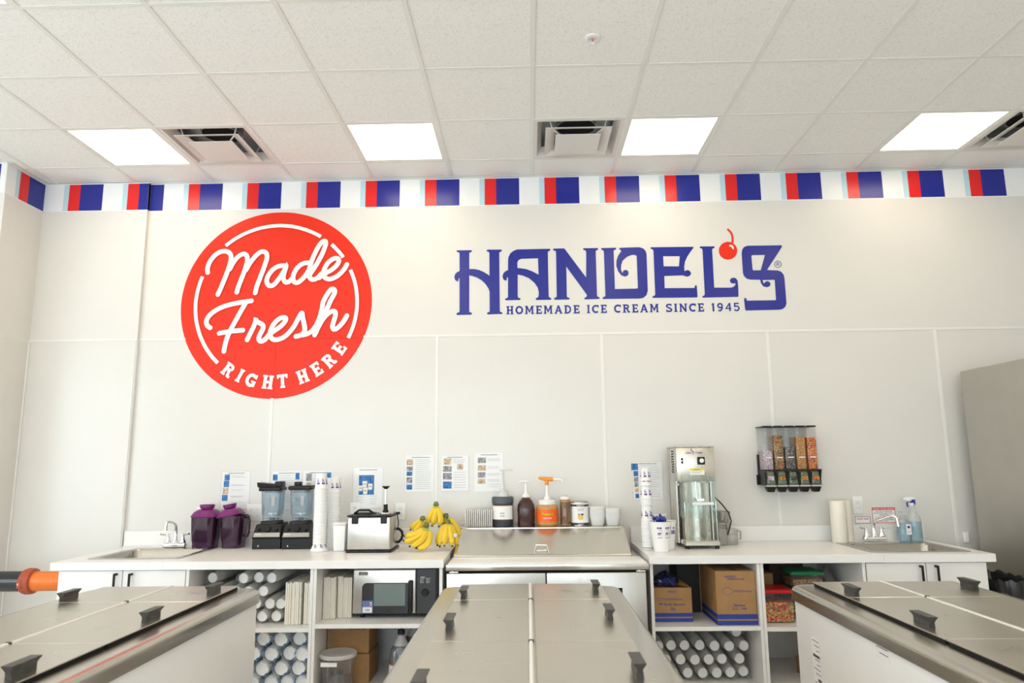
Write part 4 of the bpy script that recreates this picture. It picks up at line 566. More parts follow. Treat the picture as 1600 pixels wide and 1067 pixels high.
def pull(parent, x, y, z, l=.13):
    return G(BLACK).box(x-.006, x+.006, y-.032, y-.022, z-l/2, z+l/2, b=.0015, seg=1).box(x-.006, x+.006, y-.024, y, z-l/2, z-l/2+.012).box(x-.006, x+.006, y-.024, y, z+l/2-.012, z+l/2).build('handle', parent, smooth=0)
def carcass(t, x0, x1, yf, yb, z1, th=.018, back=True, shelf=None):
    g = G(LAM); g.box(x0, x0+th, yf, yb, 0, z1).box(x1-th, x1, yf, yb, 0, z1).box(x0+th, x1-th, yf, yb, .142, .16).box(x0+th, x1-th, yf+.04, yf+.055, 0, .142)
    g.box(x0+th, x1-th, yb-.008, yb, .16, z1); g.build('body', t, smooth=0)
    if shelf: G(LAM).box(x0+th, x1-th, yf, yb-.008, shelf-.024, shelf, b=.001, seg=1).build('shelf', t, smooth=0)
def sink_cab(label, x0, x1, yf, mid, hz):
    t = thing('sink_cabinet', label, 'cabinet'); z1 = CT-.047
    carcass(t, x0, x1, yf+.02, YB-.05, z1)
    for a, b, hx in ((x0, mid, mid-.035), (mid, x1, mid+.055)):
        d = G(LAM).box(a+.002, b-.002, yf, yf+.018, .10, z1-.004, b=.0015, seg=1).build('door', t, smooth=0)
        pull(d, hx, yf, hz)
    return t
sink_cab('white two-door cabinet under the left sink', -2.793, -2.030, FL+.02, -2.407, .785)
sink_cab('white two-door cabinet under the right sink', 1.985, 2.690, FR+.022, 2.335, .785)
def shelf_cab(label, x0, x1, yf, shelf):
    t = thing('shelf_cabinet', label, 'cabinet'); carcass(t, x0, x1, yf, YB-.05, CT-.047, shelf=shelf); return t
shelf_cab('open white shelf unit beside the left sink cabinet, filled with wrapped white cups', -2.027, -1.272, FL+.02, .535)
shelf_cab('open white shelf unit holding the microwave', -1.270, -.512, FL+.02, .555)
shelf_cab('open white shelf unit holding the cardboard spoon boxes', .713, 1.362, FR+.022, .511)
shelf_cab('open white shelf unit holding the red-lidded candy tub', 1.364, 1.980, FR+.022, .506)

def sink(label, x0, x1, y0, y1):
    t = thing('steel_sink', label, 'sink', ((x0+x1)/2, (y0+y1)/2, CT)); hx, hy = (x1-x0)/2, (y1-y0)/2
    def rr(hx, hy, r, z, n=6):
        o = []
        for cx, cy, a in ((hx-r, hy-r, 0), (-hx+r, hy-r, 90), (-hx+r, -hy+r, 180), (hx-r, -hy+r, 270)):
            for i in range(n+1): q = math.radians(a+90*i/n); o.append((cx+r*math.cos(q), cy+r*math.sin(q), z))
        return o
    def loft(rings, close=True):
        vs = [p for r in rings for p in r]; n = len(rings[0])
        fs = [(k*n+i, k*n+(i+1) % n, (k+1)*n+(i+1) % n, (k+1)*n+i) for k in range(len(rings)-1) for i in range(n)]
        if close: fs.append(tuple((len(rings)-1)*n+i for i in range(n)))
        return vs, fs
    bx, by = hx-.035, hy-.035; oy = -.03
    def sh(r, d): return [(p[0], p[1]+d, p[2]) for p in r]
    vs, fs = loft([rr(hx, hy, .02, .001), rr(hx, hy, .02, .004), rr(hx-.012, hy-.012, .02, .0045), sh(rr(bx, by-.028, .05, .0035), oy), sh(rr(bx-.006, by-.034, .05, -.004), oy), sh(rr(bx-.02, by-.05, .06, -.13), oy), sh(rr(bx-.05, by-.08, .06, -.15), oy)])
    G(SINK).add(vs, fs).build('basin', t)
    G(CHROME).cyl(0, oy, -.152, -.146, .04, 24).build('drain', t)
    return t
sink('square stainless steel sink sunk in the left worktop', -2.70, -2.13, 4.42, 4.985)
sink('square stainless steel sink sunk in the right worktop', 2.055, 2.655, 4.465, 4.975)
def faucet(label, x, y, spout):
    t = thing('faucet', label, 'faucet', (x, y, CT+.0055))
    G(CHROME).box(-.078, .078, -.024, .024, .0, .030, b=.009, seg=3).build('base_block', t)
    for s in (-1, 1):
        v = G(CHROME).lathe([(0, .030), (.021, .030), (.022, .038), (.012, .058), (.010, .074), (.013, .078), (.013, .09), (0, .093)], (s*.051, 0), 18).build('valve', t)
        G(CHROME).tube([(s*.051, 0, .084), (s*.075, -.008, .086), (s*.100, -.016, .090)], [.006, .0065, .0075], 8).lathe([(0, .0), (0, 0)], n=4).build('lever', v)
    p = [(0, 0, .03), (0, 0, .06), (0, 0, .10)]+spout
    rad = [.019, .013, .011]+[.0095]*(len(spout)-1)+[.011]
    G(CHROME).tube(p, rad, 12).build('spout', t)
    return t
faucet('small chrome two-handle faucet at the left sink', -2.43, 4.975, [(0, -.004, .135), (.002, -.012, .150), (.004, -.06, .172), (.006, -.13, .182), (.006, -.150, .174), (.006, -.156, .15), (.006, -.156, .125)])
faucet('chrome two-handle faucet with angled spout at the right sink', 2.345, 5.03, [(.003, -.008, .125), (.03, -.035, .142), (.08, -.09, .168), (.094, -.108, .172), (.104, -.118, .160), (.106, -.12, .12), (.108, -.12, .105)])

# ---------------- steel prep table
PX0, PX1 = -.494, .696
pt = thing('prep_table', 'stainless steel refrigerated prep table with sloping lid between the two worktops', 'prep table', (0, 0, 0))
ZT = EYE-.602
G(STEELD, DARK).box(PX0+.012, PX1-.012, 4.36, 5.12, .14, ZT-.036).m(1).box(PX0+.012, PX1-.012, 4.352, 4.361, .14, ZT-.036).build('cabinet_body', pt, smooth=0)
G(STEEL).box(PX0, PX1, 4.315, 4.325, ZT-.036, ZT-.001, b=.003, seg=2).box(PX0, PX0+.03, 4.325, 5.12, ZT-.036, ZT-.001).box(PX1-.03, PX1, 4.325, 5.12, ZT-.036, ZT-.001).build('front_apron', pt)
G(WPL).box(PX0+.012, PX1-.012, 4.322, 4.60, ZT-.012, ZT+.004, b=.003, seg=2).build('cutting_board', pt)
G(STEEL).box(PX0+.03, PX1-.03, 4.60, 5.12, ZT-.036, ZT-.001).build('deck', pt, smooth=0)
LX0, LX1 = -.478, .636
za, zb_ = EYE-.590, EYE-.458; ya, yb_ = 4.615, 4.905
lid = G(STEEL)
def sl(x, t_, up=0): y = ya+(yb_-ya)*t_; z = za+(zb_-za)*t_; return (x, y-up*.41, z+up*.91)
lid.add([sl(LX0, 0), sl(LX1, 0), sl(LX1, 1), sl(LX0, 1), sl(LX0, 0, .004), sl(LX1, 0, .004), sl(LX1, 1, .004), sl(LX0, 1, .004)], [(0, 1, 2, 3), (4, 5, 6, 7), (0, 1, 5, 4), (1, 2, 6, 5), (2, 3, 7, 6), (3, 0, 4, 7)])
lid.add([(LX0, ya, za), (LX1, ya, za), (LX1, ya, za-.012), (LX0, ya, za-.012)], [(0, 1, 2, 3)])
for x in (LX0, LX1-.002): lid.add([(x, ya, za-.012), (x, yb_, zb_-.012), (x, yb_, zb_), (x, ya, za), (x+.002, ya, za-.012), (x+.002, yb_, zb_-.012), (x+.002, yb_, zb_), (x+.002, ya, za)], [(0, 1, 2, 3), (4, 5, 6, 7), (0, 1, 5, 4), (3, 2, 6, 7)])
lo_ = lid.build('sloping_lid', pt, smooth=0)
hx = .076
G(CHROME).tube([sl(hx-.042, .05, .003), sl(hx-.042, .06, .018), sl(hx-.034, .26, .022), sl(hx+.034, .26, .022), sl(hx+.042, .06, .018), sl(hx+.042, .05, .003)], .0045, 8).build('lid_handle', lo_)
G(STEEL).box(LX0-.002, LX1+.002, yb_+.002, 5.135, zb_-.010, zb_+.012, b=.004, seg=2).build('top_ledge', pt)
g = G(STEEL); g.box(LX0+.01, LX1-.01, yb_+.03, 5.12, ZT-.001, zb_-.010)
g.build('hood_back', pt, smooth=0)
MIDX = .095
for a, b in ((PX0+.004, MIDX-.003), (MIDX+.003, PX1-.018)):
    d = G(STEELD).box(a, b, 4.326, 4.352, .17, ZT-.052, b=.004, seg=2).build('door', pt)
    G(DARK).box(b-.34 if a < 0 else a+.15, b-.10 if a < 0 else b-.14, 4.3245, 4.327, ZT-.145, ZT-.139).box(b-.165 if a > 0 else b-.10, b-.14 if a > 0 else b-.09, 4.3245, 4.327, ZT-.22, ZT-.139).build('recessed_pull', d, smooth=0)
for x in (PX0+.02, PX1-.075): G(CHROME).box(x, x+.055, 4.319, 4.35, ZT-.048, ZT-.040, b=.002, seg=1).cyl(x+.02, 4.33, ZT-.050, ZT-.038, .008, 12).build('hinge', pt)

# ---------------- ice cream dipping cabinets in front
ZR = EYE-.612
def knob(parent, x, y):
    g = G(KNOB)
    L_ = .062
    # stem widening to a flared pull, long axis front to back
    prof = [(-.011, .0), (-.010, .012), (-.008, .022), (-.013, .031), (-.017, .036), (-.0175, .040)]
    prof2 = [(-a, b) for a, b in prof[::-1]]; sec = prof+prof2
    vs = []; fs = []; n = len(sec)
    for k, (yy, sc) in enumerate(((-L_, 1), (L_, 1))):
        for a, b in sec:
            fl_ = 1 if b < .03 else 1.12
            vs.append((x+a, y+yy*(.82+.18*max(0, (b-.01)/.03)), ZR+.016+b))
    for i in range(n-1): fs.append((i, i+1, n+i+1, n+i))
    fs.append((n-1, 0, n, 2*n-1)); fs.append(tuple(range(n))); fs.append(tuple(range(n, 2*n)))
    g.add(vs, fs); return g.build('lid_handle', parent, smooth=25)
def dipping(label, cx, kl=-.16, kr=0.0, sticker=None):
    t = thing('dipping_cabinet', label, 'freezer', (cx, 0, 0)); W_ = .435
    y1, y0 = 3.66, -.05+.9
    def rim_ring(hx, ya, yb, r, z, n=7):
        o = []
        for ccx, ccy, a in ((hx-r, yb-r, 0), (-hx+r, yb-r, 90), (-hx+r, ya+r, 180), (hx-r, ya+r, 270)):
            for i in range(n+1): q = math.radians(a+90*i/n); o.append((ccx+r*math.cos(q), ccy+r*math.sin(q), z))
        return o
    rings = [rim_ring(W_-.02, y0+.02, y1-.02, .05, ZR-.066), rim_ring(W_, y0, y1, .055, ZR-.066)]
    for a in range(0, 7):
        q = math.radians(15*a); r_ = .028
        rings.append(rim_ring(W_-r_+r_*math.cos(q), y0+r_-r_*math.cos(q), y1-r_+r_*math.cos(q), .055, ZR-r_+r_*math.sin(q)))
    vs = [p for r in rings for p in r]; n = len(rings[0])
    fs = [(k*n+i, k*n+(i+1) % n, (k+1)*n+(i+1) % n, (k+1)*n+i) for k in range(len(rings)-1) for i in range(n)]
    fs.append(tuple((len(rings)-1)*n+i for i in range(n)))
    rim = G(RIMS).add(vs, fs).build('steel_rim', t, smooth=40)
    g = G(CHROME)
    for yy in (3.2, 2.5, 1.8, 3.55):
        for s in (-1, 1): g.add([(s*(W_+.0004), yy+.004*math.cos(a*PI/4), ZR-.048+.004*math.sin(a*PI/4)) for a in range(8)], [tuple(range(8))])
    g.build('rim_rivets', t, smooth=0)
    G(mat('freezer_white_enamel', (.90, .905, .90), .3)).box(-W_+.018, W_-.018, y0+.018, y1-.018, .10, ZR-.064, b=.012, seg=3).build('white_body', t)
    G(DARK).box(-W_+.06, W_-.06, y0+.06, y1-.06, 0.02, .10).build('plinth', t, smooth=0)
    # lids: two columns either side of the hinge bar
    rows = [(3.215, 3.605), (2.50, 3.209), (1.785, 2.494), (1.07, 1.779)]
    for k, (a, b) in enumerate(rows):
        for s in (-1, 1):
            x0, x1 = (.012, .337) if s > 0 else (-.337, -.012)
            l_ = G(STEELW, DARK).box(x0, x1, a, b, ZR+.0125, ZR+.0165, b=.0015, seg=1).m(1).box(x0+.006, x1-.006, a+.006, b-.006, ZR+.0005, ZR+.0124).build('lid', t, smooth=0)
            cy_ = (a+b)/2 + (kr if s > 0 else kl if k else -.14)
            knob(l_, s*.296, cy_)
    hb = G(STEELW, TRIM).box(-.014, .010, 1.07, 3.62, ZR+.001, ZR+.012).m(1).tube([(-.003, 1.07, ZR+.013), (-.003, 3.62, ZR+.013)], .0075, 8).build('hinge_bar', t)
    for yy in (3.212, 2.497, 1.782): G(DGREY).box(-.012, .008, yy-.006, yy+.006, ZR+.012, ZR+.0225, b=.003, seg=1).build('hinge_clip', t)
    if sticker:
        for (yy, zz, w_, h_) in sticker:
            g = G(WPAP, INK); g.box(-W_+.0165, -W_+.0172, yy, yy+w_, zz-h_, zz); g.m(1)
            for i in range(int(h_/.02)):
                q = zz-.012-.02*i; g.box(-W_+.0160, -W_+.0166, yy+.008, yy+w_-.008-.02*(i % 3), q-(.012 if i % 5 == 3 else .003), q)
            g.build('label_sticker', t, smooth=0)
    return t
dipping('steel-topped white dipping cabinet in the left foreground', -1.765)
dipping('steel-topped dipping cabinet in the centre foreground, in front of the prep table', .004)
dipping('steel-topped white dipping cabinet in the right foreground', 1.70, sticker=[(3.36, .68, .09, .42), (2.72, ZR-.066, .10, .055), (2.25, ZR-.066, .10, .055)])
# ---------------- fridge, bin, pipe
t = thing('upright_fridge', 'tall stainless steel fridge at the right edge', 'fridge', (3.045, 4.23, 0))
G(mat('fridge_side_steel', (.50, .48, .43), .38, .85, bump=.03, bscale=6, var=.04)).box(0, .76, .03, .80, .12, 2.068, b=.004, seg=1).build('cabinet', t)
G(STEELD).box(.003, .757, 0, .028, .16, 1.90, b=.006, seg=2).build('door', t)
G(STEELD).box(.003, .757, .004, .028, 1.91, 2.06, b=.004, seg=1).build('control_panel', t)
for x in (.06, .70):
    for y in (.1, .72): G(BLACK).cyl(x, y, 0, .12, .025, 12).build('foot', t)
t = thing('waste_bin', 'bin lined with a black bag between the right cabinet and the fridge', 'bin', (2.845, 4.55, 0))
G(DGREY).frustum((0, 0), (.105, .20), (.115, .23), 0, .70, .02).build('bin_body', t)
g = G(mat('black_bag_film', (.012, .012, .013), .22, bump=.5, bscale=10)); n = 56
rings = []
rnd = random.Random(3)
for k, (r, z) in enumerate(((.92, .62), (1.04, .56), (1.08, .66), (1.09, .73), (1.05, .765), (.99, .755), (.90, .66), (.84, .50))):
    ring = []
    for i in range(n):
        a = 2*PI*i/n; q = r*(1+rnd.uniform(-.028, .028)*(1 if k else .3))
        c_, s_ = math.cos(a), math.sin(a); sq = 1/((abs(c_)**4+abs(s_)**4)**.25)
        ring.append((.112*q*c_*sq, .225*q*s_*sq, z+rnd.uniform(-.012, .012)))
    rings.append(ring)
vs = [p for r in rings for p in r]; fs = [(k*n+i, k*n+(i+1) % n, (k+1)*n+(i+1) % n, (k+1)*n+i) for k in range(len(rings)-1) for i in range(n)]
fs.append(tuple((len(rings)-1)*n+i for i in range(n)))
g.add(vs, fs).build('bin_bag', t, smooth=50)
t = thing('wall_box', 'small white wall-mounted box between the right worktop and the fridge', 'utility box', (3.02, YW-.003, .925))
G(WPL).box(-.018, .018, -.02, 0, -.035, .035, b=.004, seg=2).build('box', t)
G(WPL).box(-.012, .012, -.0225, -.020, -.028, .028).build('cover_slot', t, smooth=0)
t = thing('supply_pipe', 'thick horizontal black pipe with an orange coupling beside the left cabinet', 'pipe', (-3.17, 4.60, .762))
TYM = Matrix.Rotation(PI/2, 4, 'Y')
def hcyl(g, prof, n=28): n0 = g.mark(); g.lathe(prof, n=n); return g.xf(n0, TYM)
hcyl(G(mat('glossy_black_pipe', (.012, .012, .014), .12, coat=.5)), [(0, -1.6), (.063, -1.6), (.063, -.005), (0, -.005)]).build('black_tube', t)
hcyl(G(mat('rust_collar', (.38, .07, .03), .45)), [(.06, -.022), (.074, -.018), (.080, 0), (.080, .022), (.076, .040), (.06, .048)]).build('collar', t)
hcyl(G(mat('orange_pipe_plastic', (.72, .17, .02), .3, var=.12)), [(.05, .03), (.062, .05), (.060, .10), (.058, .35), (0, .35)]).build('orange_tube', t)
G(mat('rust_collar', (.38, .07, .03), .45), CHROME).box(-.018, .012, -.083, -.066, -.03, .02, b=.003, seg=1).m(1).box(-.01, -.002, -.086, -.08, -.012, .0).build('clamp', t)
for x in (-.45, .30): G(GRID).box(x-.012, x+.012, -.012, .012, -.762, -.062).box(x-.04, x+.04, -.04, .04, -.762, -.756).build('floor_post', t, smooth=0)
# ================================================================== things on the left worktop
def container(label, x, y, rz, sc=1, tip=0):
    t = thing('blender_container', label, 'blender jar', (x, y, CT+.001), rz)
    G(PURJ).lathe([(0, .045), (.078, .045), (.082, .07), (.088, .215), (.085, .215), (.079, .07), (.076, .05), (0, .05)], n=40, sq=3.6).build('jar', t)
    G(PURJ, PURL).lathe([(.070, .0), (.074, .0), (.076, .045), (.072, .045)], n=40, sq=3.6).m(1).cyl(0, 0, .035, .046, .03, 16).box(-.02, .02, -.003, .003, .05, .058).build('base_collar', t)
    l_ = G(PURL).lathe([(.092, .205), (.096, .212), (.090, .222), (.078, .240), (.055, .256), (.0, .258)], n=40, sq=3).build('lid', t)
    l_.rotation_euler = (0, tip, 0); l_.location = (0, 0, .214*(1-math.cos(tip))+abs(tip)*.02); t.scale = (sc, 1, 1)
    G(PURL).lathe([(.030, .256), (.044, .262), (.050, .280), (.049, .288), (.044, .288), (.038, .268), (0, .266)], n=28).build('lid_plug', l_)
    G(PURJ).tube([(.083, 0, .20), (.108, 0, .205), (.118, 0, .18), (.116, 0, .10), (.105, 0, .075), (.080, 0, .08)], .009, 8).build('handle', t)
    return t
container('purple-lidded smoky blender jar standing nearest the left sink', -2.226, 4.985, PI/2)
container('purple-lidded blender jar with tilted-looking lid next to the left blender', -2.03, 4.985, .0, .88, -.16)

def blender(label, x, y, rz, lidtype):
    t = thing('blender', label, 'blender', (x, y, CT+.001), rz)
    b = G(BLACK)
    sec = [(-.105, .0), (-.105, .065), (-.112, .078), (-.085, .128), (-.070, .158), (.085, .162), (.095, .01), (.09, 0)]   # side profile (y,z)
    n = len(sec)
    def wx(z): return .094 if z < .08 else .094-.012*(z-.08)/.08
    b.add([(-wx(z), y_, z) for y_, z in sec]+[(wx(z), y_, z) for y_, z in sec], [tuple(range(n)), tuple(range(n, 2*n))]+[(i, (i+1) % n, n+(i+1) % n, n+i) for i in range(n)])
    b.build('motor_base', t, smooth=20)
    def fp(u, v, off=0):  # a point on the sloping control panel: u across, v up 0..1
        y_ = -.112+.027*v-off*.88; z = .078+.05*v+off*.47; return (u, y_, z)
    G(mat('blender_silver_panel', (.30, .31, .30), .3, .7)).add([fp(-.088, .02, .001), fp(.088, .02, .001), fp(.086, .55, .001), fp(-.086, .55, .001)], [(0, 1, 2, 3)]).build('silver_panel', t, smooth=0)
    for u, v, r, nm in ((0, .98, .020, 'speed_dial'), (-.058, .95, .010, 'switch_left'), (.060, .9, .010, 'switch_right')):
        g = G(BLACK); c = Vector(fp(u, v)); nv = Vector((0, -.88, .47)); n0 = g.mark()
        g.lathe([(r, 0), (r, .012), (r*.85, .016), (0, .016)], n=18)
        g.xf(n0, Matrix.Translation(c) @ nv.to_track_quat('Z', 'Y').to_matrix().to_4x4()); g.build(nm.split('_')[0] == 'speed' and 'speed_dial' or 'rocker_switch', t)
    G(WPL).text('Vitamix', -.080, 0, .009, 0, 'LEFT', f=lambda a, c_: fp(-.078+a, .28+c_/.06, .0022)).build('brand_print', t, smooth=0)
    G(BLACK, WPL).box(-.068, .058, -.1065, -.104, .030, .034).m(0).box(-.066, -.048, -.1068, -.104, .012, .034).m(1).box(-.056, -.050, -.1085, -.1065, .016, .026).build('front_slot', t, smooth=0)
    G(RUBBER).lathe([(0, .160), (.068, .160), (.066, .176), (.045, .180), (0, .18)], n=32, sq=4).build('rubber_pad', t)
    G(JAR, DGREY).lathe([(.048, .180), (.056, .180), (.058, .206), (.055, .21)], n=32, sq=4).m(1).cyl(0, 0, .182, .20, .018, 12).box(-.05, .05, -.004, .004, .19, .196).build('jar_collar', t)
    J = G(JAR, CHROME)
    J.lathe([(0, .210), (.058, .210), (.064, .222), (.071, .385), (.068, .385), (.061, .225), (.056, .216), (0, .216)], n=40, sq=4)
    J.m(1).cyl(0, 0, .216, .228, .011, 12).box(-.03, .03, -.005, .005, .224, .227).box(-.005, .005, -.03, .03, .222, .225).build('jar', t)
    g = G(INKG)
    for i in range(8): g.box(-.045, -.030 if i % 2 else -.024, -.0725+.0005*(8-i), -.0718+.0005*(8-i), .24+.017*i, .2412+.017*i)
    g.box(.012, .034, -.0715, -.071, .28, .345); g.build('measuring_marks', t, smooth=0)
    G(JAR).tube([(.03, .066, .375), (.04, .095, .375), (.04, .102, .34), (.04, .092, .25), (.03, .062, .235)], .009, 8).build('jar_handle', t)
    L_ = G(BLACK)
    if lidtype == 0:
        L_.box(-.080, .072, -.074, .074, .378, .403, b=.008, seg=3).frustum((0, 0), (.055, .055), (.058, .058), .366, .38)
        n0 = L_.mark(); L_.add([(-.095, -.05, .408), (.05, -.05, .392), (.05, .05, .392), (-.095, .05, .408), (-.098, -.055, .436), (.05, -.055, .418), (.05, .055, .418), (-.098, .055, .436), (-.08, -.05, .396), (-.08, .05, .396)], [(4, 5, 6, 7), (0, 1, 5, 4), (3, 2, 6, 7), (1, 2, 6, 5), (0, 3, 7, 4), (8, 0, 1), (9, 3, 2), (8, 9, 3, 0), (8, 9, 2, 1)])
        L_.box(.022, .066, -.052, .052, .40, .442, b=.006, seg=2)
    else:
        L_.box(-.076, .078, -.074, .074, .384, .412, b=.008, seg=3).frustum((0, 0), (.055, .055), (.058, .058), .366, .386).box(-.090, -.07, -.03, .03, .39, .402, b=.004, seg=2).box(-.050, -.006, -.024, .024, .41, .438, b=.004, seg=2)
    L_.build('lid', t, smooth=30)
    return t
blender('black and clear countertop blender with a raised flap lid, left of the pair', -1.764, 4.97, 0.03, 0)
blender('black and clear countertop blender with a square-capped lid, beside the tall white cups', -1.560, 4.955, 0.03, 1)

# ---------------- paper cups
def cup_mesh(r0, r1, h, prt=True):
    """upside-down paper cup, rim (radius r0) at z=0, base r1 at z=h; printed flags near the rim"""
    g = G(WPAP, INKB, INKR)
    g.lathe([(r0-.0006, .0), (r0+.0015, .0), (r0+.0025, .003), (r0+.0010, .006), (r0-.001, .007), (r1, h), (r1-.004, h+.001), (r1-.005, h-.006), (0, h-.006)], n=28)
    if prt:
        zz = h*.30
        for a0 in (-125, -75, -30, 170):
            for i, (c_, w_) in enumerate(((1, 11), (2, 7), (1, 11))):
                a = math.radians(a0+(0, 11, 18)[i]); b = a+math.radians(w_)
                for z0, z1 in ((zz, zz+.011),):
                    rr = lambda z: r0-(r0-r1)*z/h+.0005
                    g.m(c_).add([(rr(z0)*math.cos(a), rr(z0)*math.sin(a), z0), (rr(z0)*math.cos(b), rr(z0)*math.sin(b), z0), (rr(z1)*math.cos(b), rr(z1)*math.sin(b), z1), (rr(z1)*math.cos(a), rr(z1)*math.sin(a), z1)], [(0, 1, 2, 3)])
            a = math.radians(a0); 
            for k in range(3):
                z0 = zz+.016+.007*k; w_ = (24, 20, 14)[k]; b = a+math.radians(w_)
                rr = lambda z: r0-(r0-r1)*z/h+.0005; m_ = (a+b)/2
                g.m(1).add([(rr(z0)*math.cos(q), rr(z0)*math.sin(q), z_) for q, z_ in ((a, z0), (m_, z0), (b, z0), (b, z0+.004), (m_, z0+.004), (a, z0+.004))], [(0, 1, 4, 5), (1, 2, 3, 4)])
    return g
def cup_stack(spec, x, y, z, where, jit=.0002):
    """spec: list of (r0, r1, h, count, step); each run nests upside down over the next"""
    k = 0; total = sum(q[3] for q in spec); zz = z; first = {}
    rnd = random.Random(int(abs(x)*1000))
    for (r0, r1, h, cnt, step) in spec:
        for i in range(cnt):
            last = i == cnt-1
            lab = ('printed white paper cup topping the %s' if k == total-1 else 'white paper cup at the bottom of the %s' if k == 0 else 'white paper cup nested within the %s') % where
            if (r0, h) not in first:
                o = cup_mesh(r0, r1, h).build('paper_cup'); first[(r0, h)] = o
            else: o = first[(r0, h)].copy(); COL.objects.link(o)
            o.location = (x+rnd.uniform(-jit, jit), y+rnd.uniform(-jit, jit), zz); o.rotation_euler = (0, 0, rnd.uniform(-.5, .5) if not last else .1)
            tag(o, lab, 'cup', 'paper cups in the '+where)
            zz += step if not last else h+.001
            k += 1
    return zz
cup_stack([(.056, .046, .030, 1, .01), (.042, .033, .10, 30, .0126)], -1.372, 4.76, CT+.001, 'tall stack beside the right blender')
cup_stack([(.041, .032, .098, 29, .0131)], -1.312, 4.885, CT+.001, 'tall stack behind the white tub')
cup_stack([(.039, .030, .012, 1, .01), (.040, .032, .10, 14, .0125)], .762, 4.72, CT+.001, 'stack by the spoon tub, lower half')
cup_stack([(.038, .030, .085, 4, .012), (.036, .029, .082, 2, .03)], .762, 4.72, CT+.001+.013+13*.0125+.101, 'stack by the spoon tub, upper half')
t = thing('white_tub', 'plain square white plastic tub between the cups and the steel warmer', 'tub', (-1.235, 4.775, CT+.001))
G(WPL).frustum((0, 0), (.036, .05), (.042, .055), 0, .165, .006).build('body', t)
G(WPL).box(-.045, .045, -.058, .058, .166, .178, b=.004, seg=2).build('lid', t)
t = thing('lid_stack', 'short stack of white cup lids behind the plain white tub', 'cup lids', (-1.20, 4.95, CT+.001))
for i in range(19): G(WPL).lathe([(.040, 0), (.045, .0), (.045, .005), (.040, .009), (0, .009)], n=24).build('lid', t, loc=(random.uniform(-.002, .002), 0, .0102*i))

# ---------------- topping warmer
t = thing('topping_warmer', 'square stainless steel topping warmer with a pump and black lid', 'food warmer', (-1.023, 4.785, CT+.001))
G(STEELD).box(-.140, .140, -.145, .145, .012, .222, b=.012, seg=3).build('housing', t)
G(BLACK).box(-.145, .145, -.150, .150, 0, .014, b=.004, seg=2).build('base_tray', t)
G(BLACK).box(-.143, .143, -.148, .148, .222, .231, b=.003, seg=2).build('rim', t)
G(BLACK).lathe([(.0, .236), (.066, .240), (.072, .231), (0, .231)], (-.055, .0), 28).tube([(-.12, -.04, .236), (-.085, -.06, .258), (-.02, -.06, .258), (.0, -.03, .238)], .007, 8).build('hinged_lid', t)
for x in (-.090, .095): G(BLACK).box(x-.020, x+.020, -.156, -.142, .178, .228, b=.003, seg=1).build('latch', t)
g = G(STEEL); g.lathe([(0, .231), (.052, .231), (.050, .238), (.015, .242), (0, .242)], (.075, .02), 24); g.build('pump_plate', t)
p = G(BLACK, CHROME); p.lathe([(0, .240), (.020, .240), (.019, .250), (.014, .256), (.014, .290), (0, .290)], (.072, .02), 18)
p.m(1).cyl(.072, .02, .288, .395, .0085, 12).m(0).lathe([(.009, .388), (.024, .402), (.025, .408), (0, .408)], (.072, .02), 18).build('pump', t)
G(BLACK).tube([(.146, .04, .225), (.156, .04, .17), (.152, .04, .12)], .0035, 6).box(.14, .165, .03, .055, .222, .238, b=.003, seg=1).build('ladle_handle', t)
G(BLACK).tube([(.141, .06, .128), (.158, .06, .126), (.176, .06, .108), (.181, .06, .084), (.172, .06, .058), (.155, .06, .042), (.141, .06, .042)], .009, 10).build('side_handle', t)
G(INKG).box(-.022, .018, -.1458, -.145, .190, .192).build('logo_line', t, smooth=0)

# ---------------- bananas (offsets in metres from the bunch base)
BY = mat('banana_yellow', (.80, .55, .035), .45, bump=.15, bscale=20, var=.10, vscale=9)
BG = mat('banana_green_neck', (.42, .48, .06), .45, var=.15, vscale=20)
BK = mat('banana_tip', (.05, .035, .015), .7)
BS = mat('banana_stem', (.16, .17, .05), .6, var=.3, vscale=60)
U = .00424
def banana(parent, pts, r=.0205):
    """pts: 4 bezier controls from crown to tip"""
    P_ = [Vector(q) for q in pts]; N_ = 18; c = []; rs = []
    for i in range(N_+1):
        u = i/N_; c.append(P_[0]*(1-u)**3+P_[1]*3*u*(1-u)**2+P_[2]*3*u*u*(1-u)+P_[3]*u**3)
        if u < .14: k = .36
        elif u < .32: k = .36+.64*math.sin((u-.14)/.18*PI/2)
        elif u < .82: k = 1
        elif u < .94: k = 1-.62*((u-.82)/.12)**1.6
        else: k = .30
        rs.append(r*k)
    g = G(BY, BG, BK, BS)
    g.tube(c, rs, 7)
    g.bm.faces.ensure_lookup_table()
    for f in g.bm.faces:
        f.material_index = 0
    n = 7
    for k in range(N_):
        for i in range(n):
            f = g.bm.faces[k*n+i]; f.material_index = 3 if k < 2 else 1 if k < 4 else 2 if k >= N_-1 else 0
    g.bm.faces[-1].material_index = 2
    return g.build('banana', parent, smooth=50)
